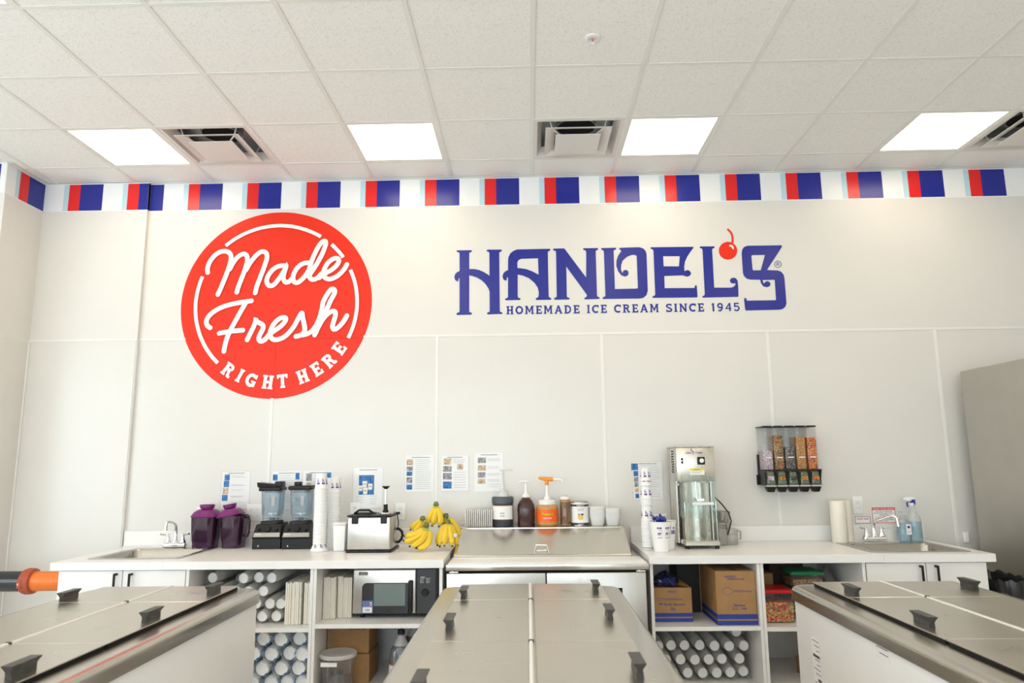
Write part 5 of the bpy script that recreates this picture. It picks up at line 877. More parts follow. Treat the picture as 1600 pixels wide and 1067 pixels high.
def bunch(label, u, v, y, fingers, band=None):
    """crown at (u,v) worktop units of 4.24 mm from x=-.635"""
    t = thing('banana_bunch', label, 'bananas', (-.635+u*U, y, CT+.001), group=None)
    cz = v*U
    g = G(BS, BK); g.m(0).tube([(0, 0, cz-.008), (0, .003, cz+.006), (0, .006, cz+.014)], [.020, .017, .013], 9).m(1).cyl(0, .006, cz+.0135, cz+.0165, .011, 9); g.build('crown', t)
    for k, (a, b, c) in enumerate(fingers):
        q = [(0+a[0]*.06*U, a[2]*.001, cz-.002)] + [(p[0]*U-u*U, p[2], p[1]*U) for p in (a, b, c)]
        banana(t, q)
    if band:
        g = G(WPL, INKR, INKB); (x0, x1, z0, z1, yy) = band; n = 12; vs = []
        for i in range(n+1):
            a = PI*i/n; vs += [((x0+x1)/2*U-u*U-(x1-x0)/2*U*math.cos(a), yy-.030*math.sin(a), z*U) for z in (z0, z1)]
        g.add(vs, [(2*i, 2*i+2, 2*i+3, 2*i+1) for i in range(n)])
        g.m(2).add([((x0+x1)/2*U-u*U+dx, yy-.0305, (z0+z1)/2*U+dz) for dx, dz in ((.012, -.004), (.020, -.004), (.020, .004), (.012, .004))], [(0, 1, 2, 3)])
        g.m(1).add([((x0+x1)/2*U-u*U+dx, yy-.0308, (z0+z1)/2*U+dz) for dx, dz in ((-.012, -.001), (.004, -.001), (.004, .003), (-.012, .003))], [(0, 1, 2, 3)])
        g.build('paper_band', t)
    return t
# controls: (u, v, depth) relative to x=-.635 and the worktop
bunch('bunch of yellow bananas with a white band, standing at the right front of the pile', 25, 41, 4.745, [
    ((22, 36, -.03), (12, 24, -.05), (14, 5, -.045)), ((24, 34, -.04), (22, 20, -.07), (21, 7, -.055)), ((28, 34, -.04), (32, 20, -.06), (33, 6, -.05)), ((30, 34, -.01), (38, 20, -.02), (38, 6, -.01)), ((20, 34, 0), (8, 22, -.01), (9, 6, 0))], band=(11, 40, 20, 25.5, -.030))
bunch('bunch of bananas topmost in the pile, crown pointing up', 3.5, 67, 4.84, [
    ((0, 58, -.02), (-6, 46, -.03), (-12, 36, .0)), ((4, 58, -.02), (4, 46, -.04), (-2, 34, -.03)), ((8, 58, -.02), (16, 46, -.04), (9, 33, -.04)), ((5, 58, .01), (14, 48, .03), (14, 36, .02))])
bunch('small bunch of bananas at the left rear of the pile, tips pointing left', -16, 46, 4.80, [
    ((-20, 40, -.01), (-28, 38, -.02), (-35, 29, -.01)), ((-18, 36, -.03), (-22, 30, -.05), (-30, 26, -.04)), ((-13, 36, 0), (-14, 28, .0), (-24, 20, .01))])
bunch('long curved bananas sweeping to the left at the front of the pile', -7, 38, 4.70, [
    ((-3, 24, -.03), (-12, 12, -.06), (-31, 8, -.045)), ((3, 24, -.02), (2, 4, -.05), (-21, 6, -.06)), ((-8, 26, -.01), (-26, 12, -.02), (-42, 16, -.01)), ((-10, 28, .01), (-30, 22, .0), (-41, 22, .01))])
bunch('bunch of bananas at the right rear of the pile, crown beside the banded bunch', 19, 49, 4.85, [
    ((26, 42, .0), (40, 32, .0), (40, 10, .0)), ((24, 40, .02), (34, 26, .03), (32, 8, .03)), ((20, 38, .02), (20, 24, .03), (20, 8, .03))])

# ================================================================== on the prep table ledge
ZL = EYE-.458+.0128; YL = 5.02
def jar_label(g, mi, r, a0, a1, z0, z1, n=14, off=.0006):
    g.m(mi); vs = []
    for i in range(n+1):
        a = math.radians(a0+(a1-a0)*i/n); vs += [((r+off)*math.cos(a), (r+off)*math.sin(a), z0), ((r+off)*math.cos(a), (r+off)*math.sin(a), z1)]
    return g.add(vs, [(2*i, 2*i+2, 2*i+3, 2*i+1) for i in range(n)])
def wrap(r, z, off=.0012): return lambda a, b: ((r+off)*math.sin(a/r), -(r+off)*math.cos(a/r), z+b)
PLB = thin('clear_box_plastic', (1, 1, 1), .35, .10, .05, diffuse=(.94, .94, .93))
for i in range(14):
    o = G(PLB).frustum((0, 0), (.0045, .055), (.0045, .066), 0, .115, .003).build('clear_tray') if i == 0 else t0.copy()
    if i == 0: t0 = o
    else: COL.objects.link(o)
    o.location = (-.432+.0136*i, YL, ZL); tag(o, 'clear plastic tray standing on edge in the row at the left of the ledge', 'plastic tray', 'clear trays in a row on the steel ledge')
t = thing('syrup_jar', 'dark blue-grey wide jar with an orange-edged white label and milky pump', 'jar', (-.181, YL, ZL))
g = G(mat('slate_jar_plastic', (.035, .045, .060), .3)); g.lathe([(0, 0), (.068, 0), (.072, .006), (.072, .150), (.069, .155)], n=36).build('jar_body', t)
G(mat('slate_lid', (.075, .090, .105), .35)).lathe([(.070, .153), (.076, .153), (.076, .188), (.070, .197), (0, .197)], n=36).build('lid', t)
g = G(mat('orange_label', (.75, .22, .04), .5), WPAP, INK); jar_label(g, 0, .072, -165, -18, .045, .140); jar_label(g, 1, .0724, -160, -22, .049, .136)
g.m(2).text('Dark', 0, 0, .010, 0, f=wrap(.073, .085)).text('Syrup', 0, 0, .009, 0, f=wrap(.073, .068)); g.build('label', t, smooth=0)
G(MILKY).lathe([(0, .198), (.040, .198), (.036, .225), (.014, .245), (.012, .290), (0, .29)], n=24).cyl(0, 0, .29, .375, .0065, 10).tube([(-.02, 0, .378), (.02, -.0, .380), (.07, 0, .379)], .006, 8).build('pump', t)
t = thing('fudge_bottle', 'round-shouldered dark brown sauce bottle with white pump', 'bottle', (-.020, YL, ZL))
G(mat('dark_brown_bottle', (.045, .012, .012), .25, coat=.3)).lathe([(0, 0), (.057, 0), (.060, .006), (.061, .11), (.057, .140), (.045, .165), (.030, .183), (.026, .190), (0, .19)], n=36, sq=2.6).build('bottle_body', t)
G(WPL).lathe([(0, .190), (.028, .190), (.030, .200), (.014, .216), (.010, .222), (.007, .285), (0, .285)], n=20).tube([(-.050, 0, .290), (-.03, 0, .298), (.018, 0, .300)], [.004, .006, .007], 8).build('pump', t)
G(WPAP).box(-.0625, -.0610, -.02, .03, .03, .095).build('side_label', t, smooth=0)
t = thing('peanut_butter_jar', 'wide clear jar of peanut butter sauce with orange label and orange pump head', 'jar', (.125, YL-.01, ZL))
PB = mat('peanut_butter', (.52, .28, .085), .3, var=.12, vscale=20, coat=.4)
G(PB).lathe([(0, 0), (.062, 0), (.073, .012), (.075, .03), (.075, .118), (.070, .135), (.060, .143), (0, .143)], n=36).build('jar_body', t)
G(WPL).lathe([(0, .143), (.060, .143), (.061, .168), (.056, .172), (.024, .175), (.016, .195), (.0105, .205), (.0095, .285), (0, .285)], n=28).build('lid', t)
PO2 = mat('sauce_foam_tan', (.55, .33, .10), .4)
PO = mat('pump_orange', (.85, .30, .02), .35)
h_ = G(PO).cyl(0, 0, .272, .305, .013, 14).tube([(-.058, 0, .322), (-.04, 0, .318), (0, 0, .312), (.045, 0, .310)], [.006, .010, .015, .013], 10).build('pump_head', t)
G(WPL).tube([(.045, 0, .311), (.085, 0, .311), (.104, 0, .307), (.108, 0, .294)], [.009, .009, .009, .008], 8).build('pump_spout', h_)
g = G(mat('orange_jar_label', (.88, .13, .01), .35), mat('yellow_print', (.90, .62, .02), .5), WPAP, INK)
jar_label(g, 0, .0752, -180, 0, .028, .112)
g.m(3).text("Reese's", 0, 0, .021, 0, shear=.2, f=wrap(.0752, .0725, .0016)); g.m(1).text("Reese's", 0, 0, .0195, 0, shear=.2, f=wrap(.0752, .0735, .0026)); g.m(2).text('PEANUT BUTTER', 0, 0, .009, 0, wd=.055, f=wrap(.0752, .05, .0026))
g.build('label', t, smooth=0)
t = thing('squeeze_bottle', 'narrow clear squeeze bottle of brown sauce with a white cap', 'bottle', (.250, YL-.01, ZL))
G(mat('caramel_brown_sauce', (.13, .055, .038), .25, coat=.5)).lathe([(0, .012), (.033, .012), (.034, .158), (0, .158)], n=28).build('sauce', t)
G(PO2).cyl(0, 0, .1585, .170, .0345, 28).build('sauce_top', t)
G(thin('tan_clear_plastic', (.95, .88, .72), .93, .06, .10, diffuse=(.62, .42, .18))).lathe([(0, 0), (.036, 0), (.038, .01), (.038, .168), (.034, .176)], n=28).build('bottle_wall', t)
G(WPL, PO).lathe([(.0, .174), (.034, .174), (.033, .192), (.010, .197), (0, .197)], n=24).m(1).cyl(.008, -.01, .196, .200, .006, 8).build('cap', t)
t = thing('food_can', 'white can with dark bands and a round food picture on the label', 'can', (.350, YL, ZL))
G(WPAP, STEEL).lathe([(0, .002), (.060, .002), (.060, .152), (.058, .154), (0, .154)], n=36).m(1).lathe([(.0605, 0), (.062, .001), (.062, .004), (.0605, .005)], n=36).lathe([(.056, .158), (.061, .158), (.062, .155), (.0605, .151)], n=36).build('can_body', t)
g = G(INK, WPAP, PICT, mat('cookie_yellow', (.82, .55, .16), .6, var=.3, vscale=150), INKR)
jar_label(g, 0, .0602, -200, 20, .128, .142); jar_label(g, 0, .0602, -200, 20, .004, .020)
g.m(1).text('FAMOUS', 0, 0, .008, 0, wd=.05, f=wrap(.0606, .131)).text('QUALITY', 0, 0, .007, 0, wd=.04, f=wrap(.0606, .008))
g.m(0).text('A TRADITION', 0, 0, .006, 0, wd=.05, f=wrap(.0602, .108)).text('SINCE 1927', 0, 0, .005, 0, wd=.035, f=wrap(.0602, .099))
W_ = wrap(.0602, .058); g.m(3).add([W_(.019*math.cos(i*PI/9), .020*math.sin(i*PI/9)) for i in range(18)], [tuple(range(18))])
W_ = wrap(.0602, .076, .002); g.m(2).add([W_(-.008+.011*math.cos(i*PI/6), .007*math.sin(i*PI/6)) for i in range(12)], [tuple(range(12))]); g.m(0).add([W_(.012+.009*math.cos(i*PI/6), .006*math.sin(i*PI/6)) for i in range(12)], [tuple(range(12))])
g.build('label', t, smooth=0)
for nm, x, n, lab in (('a', .468, 9, 'taller clear stack'), ('b', .572, 7, 'right-hand clear stack')):
    for i in range(n):
        if nm == 'a' and i == 0: k0 = o = G(PLB).lathe([(0, 0), (.040, 0), (.0415, .002), (.054, .060), (.057, .062), (.056, .065), (.053, .064), (.040, .004), (0, .003)], n=28, sq=4).build('clear_tub')
        else: o = k0.copy(); COL.objects.link(o)
        o.location = (x+(.001 if i % 2 else 0), YL, ZL+.0075*i); tag(o, 'small square clear tub nested in the %s on the steel ledge' % lab, 'plastic tub', 'small clear tubs in the '+lab)

# ================================================================== on the right worktop
t = thing('spoon_tub', 'large white paper tub full of blue plastic spoons', 'tub', (.823, 4.60, CT+.001))
g = G(WPAP, INKB, INKR); g.lathe([(0, .004), (.044, .004), (.046, 0), (.068, .176), (.071, .178), (.071, .182), (.067, .181), (.045, .008)], n=36)
def cone(r0, r1, h): return lambda a, z: ((r0+(r1-r0)*z/h+.0008)*math.sin(a), -(r0+(r1-r0)*z/h+.0008)*math.cos(a), z)
K = cone(.046, .068, .176)
for a0 in (-.52, .30, .95):
    for i, (da, w_, mi) in enumerate(((0, .14, 1), (.17, .07, 2), (.26, .18, 1))): g.m(mi).add([K(a0+da, .140), K(a0+da+w_, .140), K(a0+da+w_, .150), K(a0+da, .150)], [(0, 1, 2, 3)])
    for q in ((.0, .085, .006), (0, .132, .003)): g.m(1).add([K(a0, q[1]), K(a0+.22, q[1]), K(a0+.44, q[1]), K(a0+.44, q[1]+q[2]/2), K(a0+.22, q[1]+q[2]/2), K(a0, q[1]+q[2]/2)], [(0, 1, 4, 5), (1, 2, 3, 4)])
    g.m(1).add([K(a0+.43, .087), K(a0+.45, .087), K(a0+.45, .135), K(a0+.43, .135)], [(0, 1, 2, 3)])
    for k in range(6): g.add([K(a0+.05+.055*k, .100+.006*(k % 2)), K(a0+.085+.055*k, .100+.006*(k % 2)), K(a0+.085+.055*k, .118), K(a0+.05+.055*k, .118)], [(0, 1, 2, 3)])
g.build('tub', t)
BSP = mat('blue_spoon_plastic', (.015, .03, .22), .25, coat=.3)
rnd = random.Random(5); sp = None
for i in range(26):
    if sp is None: sp = o = G(BSP).box(-.0045, .0045, -.0015, .0015, 0, .115, b=.001, seg=1).lathe([(0, .115), (.006, .118), (.010, .128), (.007, .142), (0, .147)], n=8).build('plastic_spoon')
    else: o = sp.copy(); COL.objects.link(o)
    a = rnd.uniform(0, 2*PI); r = rnd.uniform(.0, .040); tilt = .10+.30*r/.04*rnd.uniform(.3, .8)
    o.location = (.823+r*math.cos(a)*.8, 4.60+r*math.sin(a)*.8, CT+.058+rnd.uniform(0, .028)*(1-r/.06))
    o.rotation_euler = (-tilt*math.sin(a)*.8, tilt*math.cos(a)*.8, rnd.uniform(0, 3)); tag(o, 'blue plastic spoon standing in the white paper tub', 'spoon', 'blue spoons in the tub')
t = thing('paper_tub', 'white paper tub with blue print half hidden behind the spoon tub', 'tub', (.885, 4.72, CT+.001))
t2 = G(WPAP, INKB, INKR); t2.lathe([(0, .004), (.040, .004), (.042, 0), (.058, .170), (.061, .172), (.061, .176), (.057, .175), (.041, .008)], n=32)
K = cone(.042, .058, .170)
for da, w_, mi in ((.55, .16, 1), (.75, .08, 2)): t2.m(mi).add([K(da, .128), K(da+w_, .128), K(da+w_, .139), K(da, .139)], [(0, 1, 2, 3)])
for k in range(6): t2.m(1).add([K(.35+.11*k, .095), K(.42+.11*k, .095), K(.42+.11*k, .120), K(.35+.11*k, .120)], [(0, 1, 2, 3)])
t2.build('tub', t)
t = thing('white_cup', 'tall plain white cup behind the spoon tub and the blending machine', 'cup', (.868, 4.86, CT+.001))
G(WPAP).lathe([(0, 0), (.034, 0), (.045, .205), (.048, .206), (.047, .21), (.044, .209)], n=28).build('cup_body', t)
G(WPAP).lathe([(.040, .19), (.0445, .19), (.0455, .195), (.0448, .2)], n=28).build('cup_band', t)

# blending machine
t = thing('blending_machine', 'tall stainless steel ice cream blending machine with clear front shield', 'mixer', (1.098, 4.84, CT+.001))
M1 = mat('machine_steel', (.60, .56, .49), .26, 1, var=.03, vscale=5, stretch=(6, 6, 1))
G(M1).box(-.104, .115, -.155, .15, .020, .045, b=.004, seg=2).box(-.118, -.108, .0, .21, .02, .64).box(.108, .118, .0, .21, .02, .64).box(-.118, .118, .20, .21, .02, .64).box(-.108, .108, .10, .11, .04, .46).build('frame', t, smooth=0)
G(M1).box(-.124, .124, -.085, .21, .42, .640, b=.005, seg=2).box(-.128, .128, -.090, .212, .640, .648, b=.003, seg=1).build('motor_housing', t)
G(M1).box(-.100, .108, -.152, .12, .045, .050).build('drip_tray', t, smooth=0)
g = G(DARK)
for i in range(9):
    for k in range(3): g.box(-.1246, -.1238, .0+.028*k, .020+.028*k, .475+.017*i, .485+.017*i)
g.build('side_vents', t, smooth=0)
g = G(DARK)
G(BLACK, CHROME, WPL).box(.012, .062, -.089, -.085, .528, .578, b=.003, seg=1).m(2).add([(.041+.0145*math.cos(i*PI/12), -.0895, .554+.0145*math.sin(i*PI/12)) for i in range(24)], [tuple(range(24))]).build('timer_dial', t, smooth=0)
G(BLACK).box(-.094, -.080, -.087, -.085, .535, .552).box(-.094, -.080, -.087, -.085, .556, .572).build('power_switch', t, smooth=0)
G(INKB).text('Dairi', -.064, .600, .014, -.0862, 'LEFT', shear=.35, wd=.042).text('Freez', -.002, .600, .014, -.0862, 'LEFT', shear=.35, wd=.050).ribbon([(-.020, .632), (-.026, .624), (-.018, .616), (-.008, .612), (-.014, .604), (-.010, .596)], .0035, -.0862, rnd=False).build('maker_print', t, smooth=0)
G(mat('yellow_warning', (.85, .72, .05), .5), WPAP, INKG, INK).box(-.040, .055, -.0865, -.085, .490, .504).m(1).box(-.040, .055, -.0865, -.085, .462, .490).m(2).box(-.030, .045, -.0869, -.0865, .482, .484).box(-.030, .030, -.0869, -.0865, .474, .476).m(3).text('WARNING', .0075, .493, .007, -.0869).build('warning_label', t, smooth=0)
g = G(SHIELD); g.box(-.100, .110, -.148, -.145, .19, .462).box(-.103, -.100, -.148, -.02, .19, .462).box(.110, .113, -.148, -.02, .19, .462).build('clear_shield', t, smooth=0)
g = G(SHIELD); g.box(-.092, .102, -.143, -.140, .050, .30).build('splash_panel', t, smooth=0)
G(WPL).box(-.048, .088, -.158, -.148, .272, .290, b=.003, seg=1).build('shield_grip', t)
G(CHROME).cyl(.0, -.06, .30, .455, .006, 12).cyl(.0, -.06, .44, .46, .012, 14).box(-.006, .04, -.10, -.03, .295, .31).tube([(0, -.06, .30), (.0, -.06, .262), (.012, -.06, .256)], .004, 6).build('spindle', t)
g = G(M1); n = 16
vs = []
for i in range(n+1):
    a = -PI*.40+PI*.80*i/n; vs += [(.004+.098*math.sin(a), -.02+.115*math.cos(a)-.02, .05), (.004+.098*math.sin(a), -.02+.115*math.cos(a)-.02, .41)]
g.add(vs, [(2*i, 2*i+2, 2*i+3, 2*i+1) for i in range(n)]).build('curved_back', t)
for x in (-.095, .105): G(CHROME).cyl(x, -.135, .045, .29, .003, 8).build('guide_rod', t)
G(CHROME).lathe([(0, 0), (.010, 0), (.010, .008), (0, .010)], n=14).build('hinge_knob', t, loc=(-.108, -.05, .40)).rotation_euler = (0, -PI/2, 0)
for x in (-.09, .10):
    for y in (-.13, .13): G(RUBBER).cyl(x, y, 0, .02, .014, 12).build('foot', t)
G(RUBBER).tube([(1.225, 4.80, CT+.315), (1.27, 4.81, CT+.27), (1.315, 4.83, CT+.215), (1.335, 4.85, CT+.16), (1.325, 4.87, CT+.10), (1.31, 4.90, CT+.05)], .0045, 8).build('power_cable'); tag(bpy.data.objects['power_cable'], 'black cable looping down from the right side of the blending machine', 'cable')
o = G(RUBBER).tube([(1.222, 4.84, CT+.255), (1.25, 4.90, CT+.25), (1.28, 4.99, CT+.215), (1.29, 5.02, CT+.16)], .0045, 8).build('hose'); tag(o, 'short black hose just behind the looping cable', 'hose')
CL2 = thin('clear_smoke_plastic', (.86, .85, .82), .62, .06, .22, diffuse=(.45, .43, .39))
def blade_cup(lab, x, y, r, h, cap):
    t = thing('clear_container', lab, 'container', (x, y, CT+.001))
    G(CL2).lathe([(0, 0), (r*.86, 0), (r, h), (r*.97, h), (r*.84, .004), (0, .004)], n=28).build('container_body', t)
    if cap:
        for i in range(cap): G(CL2, STEEL).lathe([(r*1.02, h+.008*i), (r*1.1, h+.008*i), (r*1.1, h+.005+.008*i), (r, h+.006+.008*i)], n=28).m(1).cyl(0, 0, h+.001+.008*i, h+.003+.008*i, r).build('lid', t)
    else: G(CL2).lathe([(r, h-.012), (r*1.05, h-.012), (r*1.05, h), (r, h+.002)], n=28).build('container_rim', t)
blade_cup('clear round tub with stacked lids beside the blending machine', 1.272, 4.90, .048, .105, 5)
blade_cup('tall clear beaker standing at the rear right of the blending machine', 1.335, 5.06, .050, .205, 0)
t = thing('clear_jug', 'low clear square jug to the right of the stacked lids', 'jug', (1.345, 4.935, CT+.001))
G(CL2).frustum((0, 0), (.040, .045), (.046, .05), 0, .105, .008).build('jug_body', t)
G(CL2).tube([(.045, 0, .09), (.07, 0, .085), (.07, 0, .035), (.043, 0, .03)], .006, 8).build('jug_handle', t)
for i, (x, y) in enumerate(((2.085, 5.04), (2.145, 5.055))):
    if i == 0:
        t = thing('paper_towel_roll', 'standing roll of white paper towel, front left of the pair by the outlet', 'paper towel', (2.098, 4.995, CT+.001)); t.scale = (.84, .84, 1)
        G(CREAM, CARD).lathe([(.020, 0), (.058, 0), (.060, .004), (.060, .272), (.058, .276), (.020, .276)], n=40).m(1).lathe([(.020, .001), (.020, .275), (.018, .275), (.018, .001)], n=20).build('roll', t)
        G(CREAM).tube([(.060, .02, .004), (.0615, -.005, .004)], .001, 4).box(.0585, .0605, -.02, .02, .002, .274).build('loose_end', t, smooth=0)
t2 = dup(t, (2.168, 5.068, CT+.001), 'standing roll of white paper towel partly hidden, right of the pair by the outlet')
LIQ = mat('light_blue_liquid', (.22, .50, .62), .15, trans=.25, ior=1.33)
t = thing('soap_bottle', 'oval hand soap bottle of blue liquid beside the right faucet', 'bottle', (2.553, 5.045, CT+.001))
G(LIQ).lathe([(0, .002), (.033, .002), (.035, .02), (.034, .118), (0, .118)], n=28, sq=3).build('liquid', t)
G(CLEAR).lathe([(0, 0), (.036, 0), (.038, .02), (.037, .125), (.028, .142), (.014, .150), (.013, .158)], n=28, sq=3).build('bottle_wall', t)
G(CLEAR, WPL).lathe([(0, .156), (.017, .156), (.017, .168), (.006, .172), (.006, .195), (0, .196)], n=16).tube([(0, 0, .193), (-.03, -.01, .193)], .005, 6).build('soap_pump', t)
G(WPAP, INKB).box(.0, .034, -.0392, -.0380, .045, .115).m(1).add([(.017+.009*math.cos(i*PI/8), -.0396, .095+.009*math.sin(i*PI/8)) for i in range(16)], [tuple(range(16))]).box(.006, .028, -.0396, -.0392, .062, .064).build('label', t, smooth=0)
t = thing('spray_bottle', 'clear spray bottle half full of blue cleaner with a blue and white trigger', 'spray bottle', (2.632, 5.06, CT+.001))
G(LIQ).lathe([(0, .003), (.046, .003), (.049, .012), (.047, .128), (0, .128)], n=28).build('liquid', t)
G(thin('clear_spray_plastic', (.95, .97, .98), .80, .08, .10, diffuse=(.86, .88, .88))).lathe([(0, 0), (.048, 0), (.051, .010), (.049, .130), (.045, .155), (.026, .185), (.018, .20), (.016, .235), (.013, .24)], n=28).build('bottle_wall', t)
G(WPL, INKB).lathe([(0, .235), (.017, .235), (.017, .252), (0, .252)], n=18).box(-.042, .022, -.012, .012, .262, .292, b=.006, seg=2).box(-.055, -.040, -.007, .007, .272, .286, b=.002, seg=1).m(1).box(-.006, .022, -.0135, .0135, .240, .276, b=.003, seg=1).tube([(-.022, 0, .268), (-.030, 0, .245), (-.026, 0, .225)], .005, 6).build('trigger_head', t, smooth=30)

# ================================================================== fixed to the wall
def sheet(label, x0, x1, z0, z1, pics, lines, title=True, yo=0, big=None):
    w_, h_ = x1-x0, z1-z0
    t = thing('paper_notice', label, 'notice', (x0, YW-.003-yo, z0))
    G(WPAP).box(0, w_, -.0012, -.0004, 0, h_).build('paper', t, smooth=0)
    G(thin('laminate_sleeve', (.99, .99, .99), .96, .12, .035)).box(-.006, w_+.006, -.0016, -.0014, -.006, h_+.006).build('plastic_sleeve', t, smooth=0)
    for (a, b, c, d, m_) in pics: G({'b': PICB, 't': PICT, 'm': PICM}[m_]).box(a*w_, c*w_, -.0022, -.0018, b*h_, d*h_).build('printed_picture', t, smooth=0)
    g = G(INKG, INK); rnd = random.Random(int(abs(x0)*999))
    for (a, c, y) in lines:
        g.box(a*w_, (a+(c-a)*rnd.uniform(.8, 1))*w_, -.0021, -.0018, y*h_, y*h_+.0022)
    if title:
        g.m(1)
        xx = .22
        while xx < .78: l = rnd.uniform(.03, .09); g.box(xx*w_, (xx+l)*w_, -.0021, -.0018, .945*h_, .945*h_+.004); xx += l+.015
    g.build('printed_text', t, smooth=0)
    return t
E_ = EYE
ln = lambda a, c, ys_: [(a, c, y) for y in ys_]
fr = lambda a, b, n: [a+(b-a)*i/(n-1) for i in range(n)]
sheet('notice with four stacked photos behind the right purple blender jar', -2.205, -2.000, E_-.325, E_-.060, [(.10, .76, .28, .92, 'b'), (.08, .59, .27, .75, 'b'), (.06, .40, .25, .57, 't'), (.04, .22, .24, .38, 'b')], ln(.34, .85, (.88, .84, .64, .62, .50, .34, .32, .18)))
sheet('notice with two small blue pictures behind the left blender', -1.838, -1.630, E_-.330, E_-.063, [(.02, .76, .18, .92, 'b'), (.80, .78, .94, .96, 'b')], ln(.25, .72, fr(.88, .20, 12)), yo=.001)
sheet('notice mostly hidden behind the right blender and white cups', -1.616, -1.406, E_-.330, E_-.063, [(.10, .74, .30, .94, 'm'), (.12, .50, .30, .70, 't'), (.82, .82, .96, .96, 'b')], ln(.34, .8, fr(.88, .2, 9)))
s4 = sheet('notice with one large picture of white cups above the steel warmer', -1.256, -1.045, E_-.325, E_-.045, [(.20, .33, .72, .82, 'b')], ln(.10, .40, (.27, .20, .13))+ln(.58, .85, (.29, .22, .15, .10)))
g = G(CREAM, INKB)
for (x, z, k) in ((.085, .165, 1.05), (.055, .137, .9), (.125, .147, 1), (.09, .118, 1.1)): g.m(0).add([(x-.013*k, -.0024-z*.001, z-.02*k), (x+.013*k, -.0024-z*.001, z-.02*k), (x+.017*k, -.0024-z*.001, z+.022*k), (x-.017*k, -.0024-z*.001, z+.022*k)], [(0, 1, 2, 3)]).m(1).box(x-.009, x+.009, -.0028-z*.001, -.0026-z*.001, z, z+.004)
g.build('pictured_cups', s4, smooth=0)
sheet('notice with five small pictures, left of three above the bananas', -.880, -.675, E_-.215, E_+.038, [(.04, .74, .26, .90, 't'), (.04, .58, .26, .70, 'm'), (.04, .44, .24, .56, 'b'), (.04, .24, .24, .40, 'm'), (.04, .06, .24, .20, 'b')], ln(.34, .92, fr(.88, .08, 16)))
sheet('notice with four pictures, middle of three above the bananas', -.622, -.428, E_-.210, E_+.036, [(.08, .74, .36, .92, 't'), (.06, .54, .38, .70, 'm'), (.06, .32, .38, .50, 'm'), (.06, .06, .38, .26, 'b'), (.58, .60, .80, .76, 't')], ln(.45, .90, fr(.88, .8, 3))+ln(.45, .92, fr(.52, .08, 7)), yo=.003)
sheet('notice with four food photos, right of three above the clear trays', -.386, -.180, E_-.218, E_+.052, [(.12, .74, .40, .88, 'm'), (.12, .54, .40, .68, 't'), (.12, .36, .38, .50, 'm'), (.12, .20, .38, .32, 't')], ln(.46, .9, (.84, .80, .64, .60, .46, .42, .30, .26, .18, .12)))
sheet('notice with a column of blue photos behind the tall white cups at right', .742, .950, E_-.285, E_-.022, [(-.05, .78, .18, .96, 'b'), (.02, .62, .18, .76, 'b'), (.03, .46, .18, .60, 'm'), (.04, .34, .18, .45, 'm'), (.05, .20, .18, .31, 't'), (.06, .04, .18, .16, 'b')], ln(.26, .9, fr(.9, .08, 14)))
def outlet(label, x, z, duplex=1):
    w_ = .036 if duplex == 1 else .058
    t = thing('wall_outlet', label, 'outlet', (x, YW-.0028, z))
    G(WPL).box(-w_, w_, -.006, 0, -.058, .058, b=.003, seg=2).build('cover_plate', t)
    for k in range(duplex):
        xx = 0 if duplex == 1 else -.022+.044*k
        for s in (-1, 1):
            r = G(WPL).box(xx-.016, xx+.016, -.0085, -.006, s*.020-.013, s*.020+.013, b=.004, seg=2).build('socket', t)
            G(INK).box(xx-.007, xx-.005, -.0088, -.0084, s*.020-.002, s*.020+.006).box(xx+.005, xx+.007, -.0088, -.0084, s*.020-.002, s*.020+.006).cyl(xx, -.0086, s*.02-.009, s*.02-.006, .0015, 8).build('slots', r, smooth=0)
outlet('white double outlet plate between the purple jar and the left blender', -1.955, E_-.350, 2)
outlet('white outlet plate left of the purple-lidded jars, half hidden', -2.335, E_-.365)
outlet('white outlet plate behind the right end of the steel warmer', -.912, E_-.350)
outlet('white outlet plate behind the second tall stack of cups', -1.235, E_-.345)
outlet('white outlet plate right of the paper towel rolls', 2.303, E_-.335)
t = thing('hand_sink_sign', 'small white sign with blue border beside the paper towel rolls, reading hand sink', 'sign', (2.329, YW-.003, E_-.437))
G(WPAP, INKB, INKR).box(-.053, .053, -.0015, 0, -.024, .024).m(1).ribbon([(-.051, -.022), (.051, -.022), (.051, .022), (-.051, .022)], .003, -.0018, closed=True, rnd=False).m(2).text('HAND SINK', 0, .001, .013, -.0019, wd=.082).build('sign_plate', t, smooth=0)
t = thing('hand_washing_sign', 'white sign with red border and heading above the right faucet', 'sign', (2.478, YW-.003, E_-.406))
g = G(WPAP, INKR, INKB, INK).box(-.080, .080, -.0015, 0, -.053, .053).m(1).ribbon([(-.078, -.051), (.078, -.051), (.078, .051), (-.078, .051)], .0035, -.0018, closed=True, rnd=False).box(-.078, .078, -.0021, -.0015, .034, .051)
g.m(0).text('WASH YOUR HANDS', 0, .0375, .0100, -.0026, wd=.146)
for q, (txt, wd_, mi) in enumerate((('AFTER USING THE RESTROOM', .115, 3), ('BEFORE STARTING WORK OR FOOD', .135, 3), ('PREPARATION', .062, 3), ('LAVESE LAS', .06, 1), ('MANOS DESPUES DE USAR', .12, 1), ('EL BANO Y ANTES DE TRABAJAR', .135, 2), ('CON COMIDA', .06, 2))): g.m(mi).text(txt, 0, .022-.0108*q, .0060, -.0022, wd=wd_)
g.build('sign_plate', t, smooth=0)

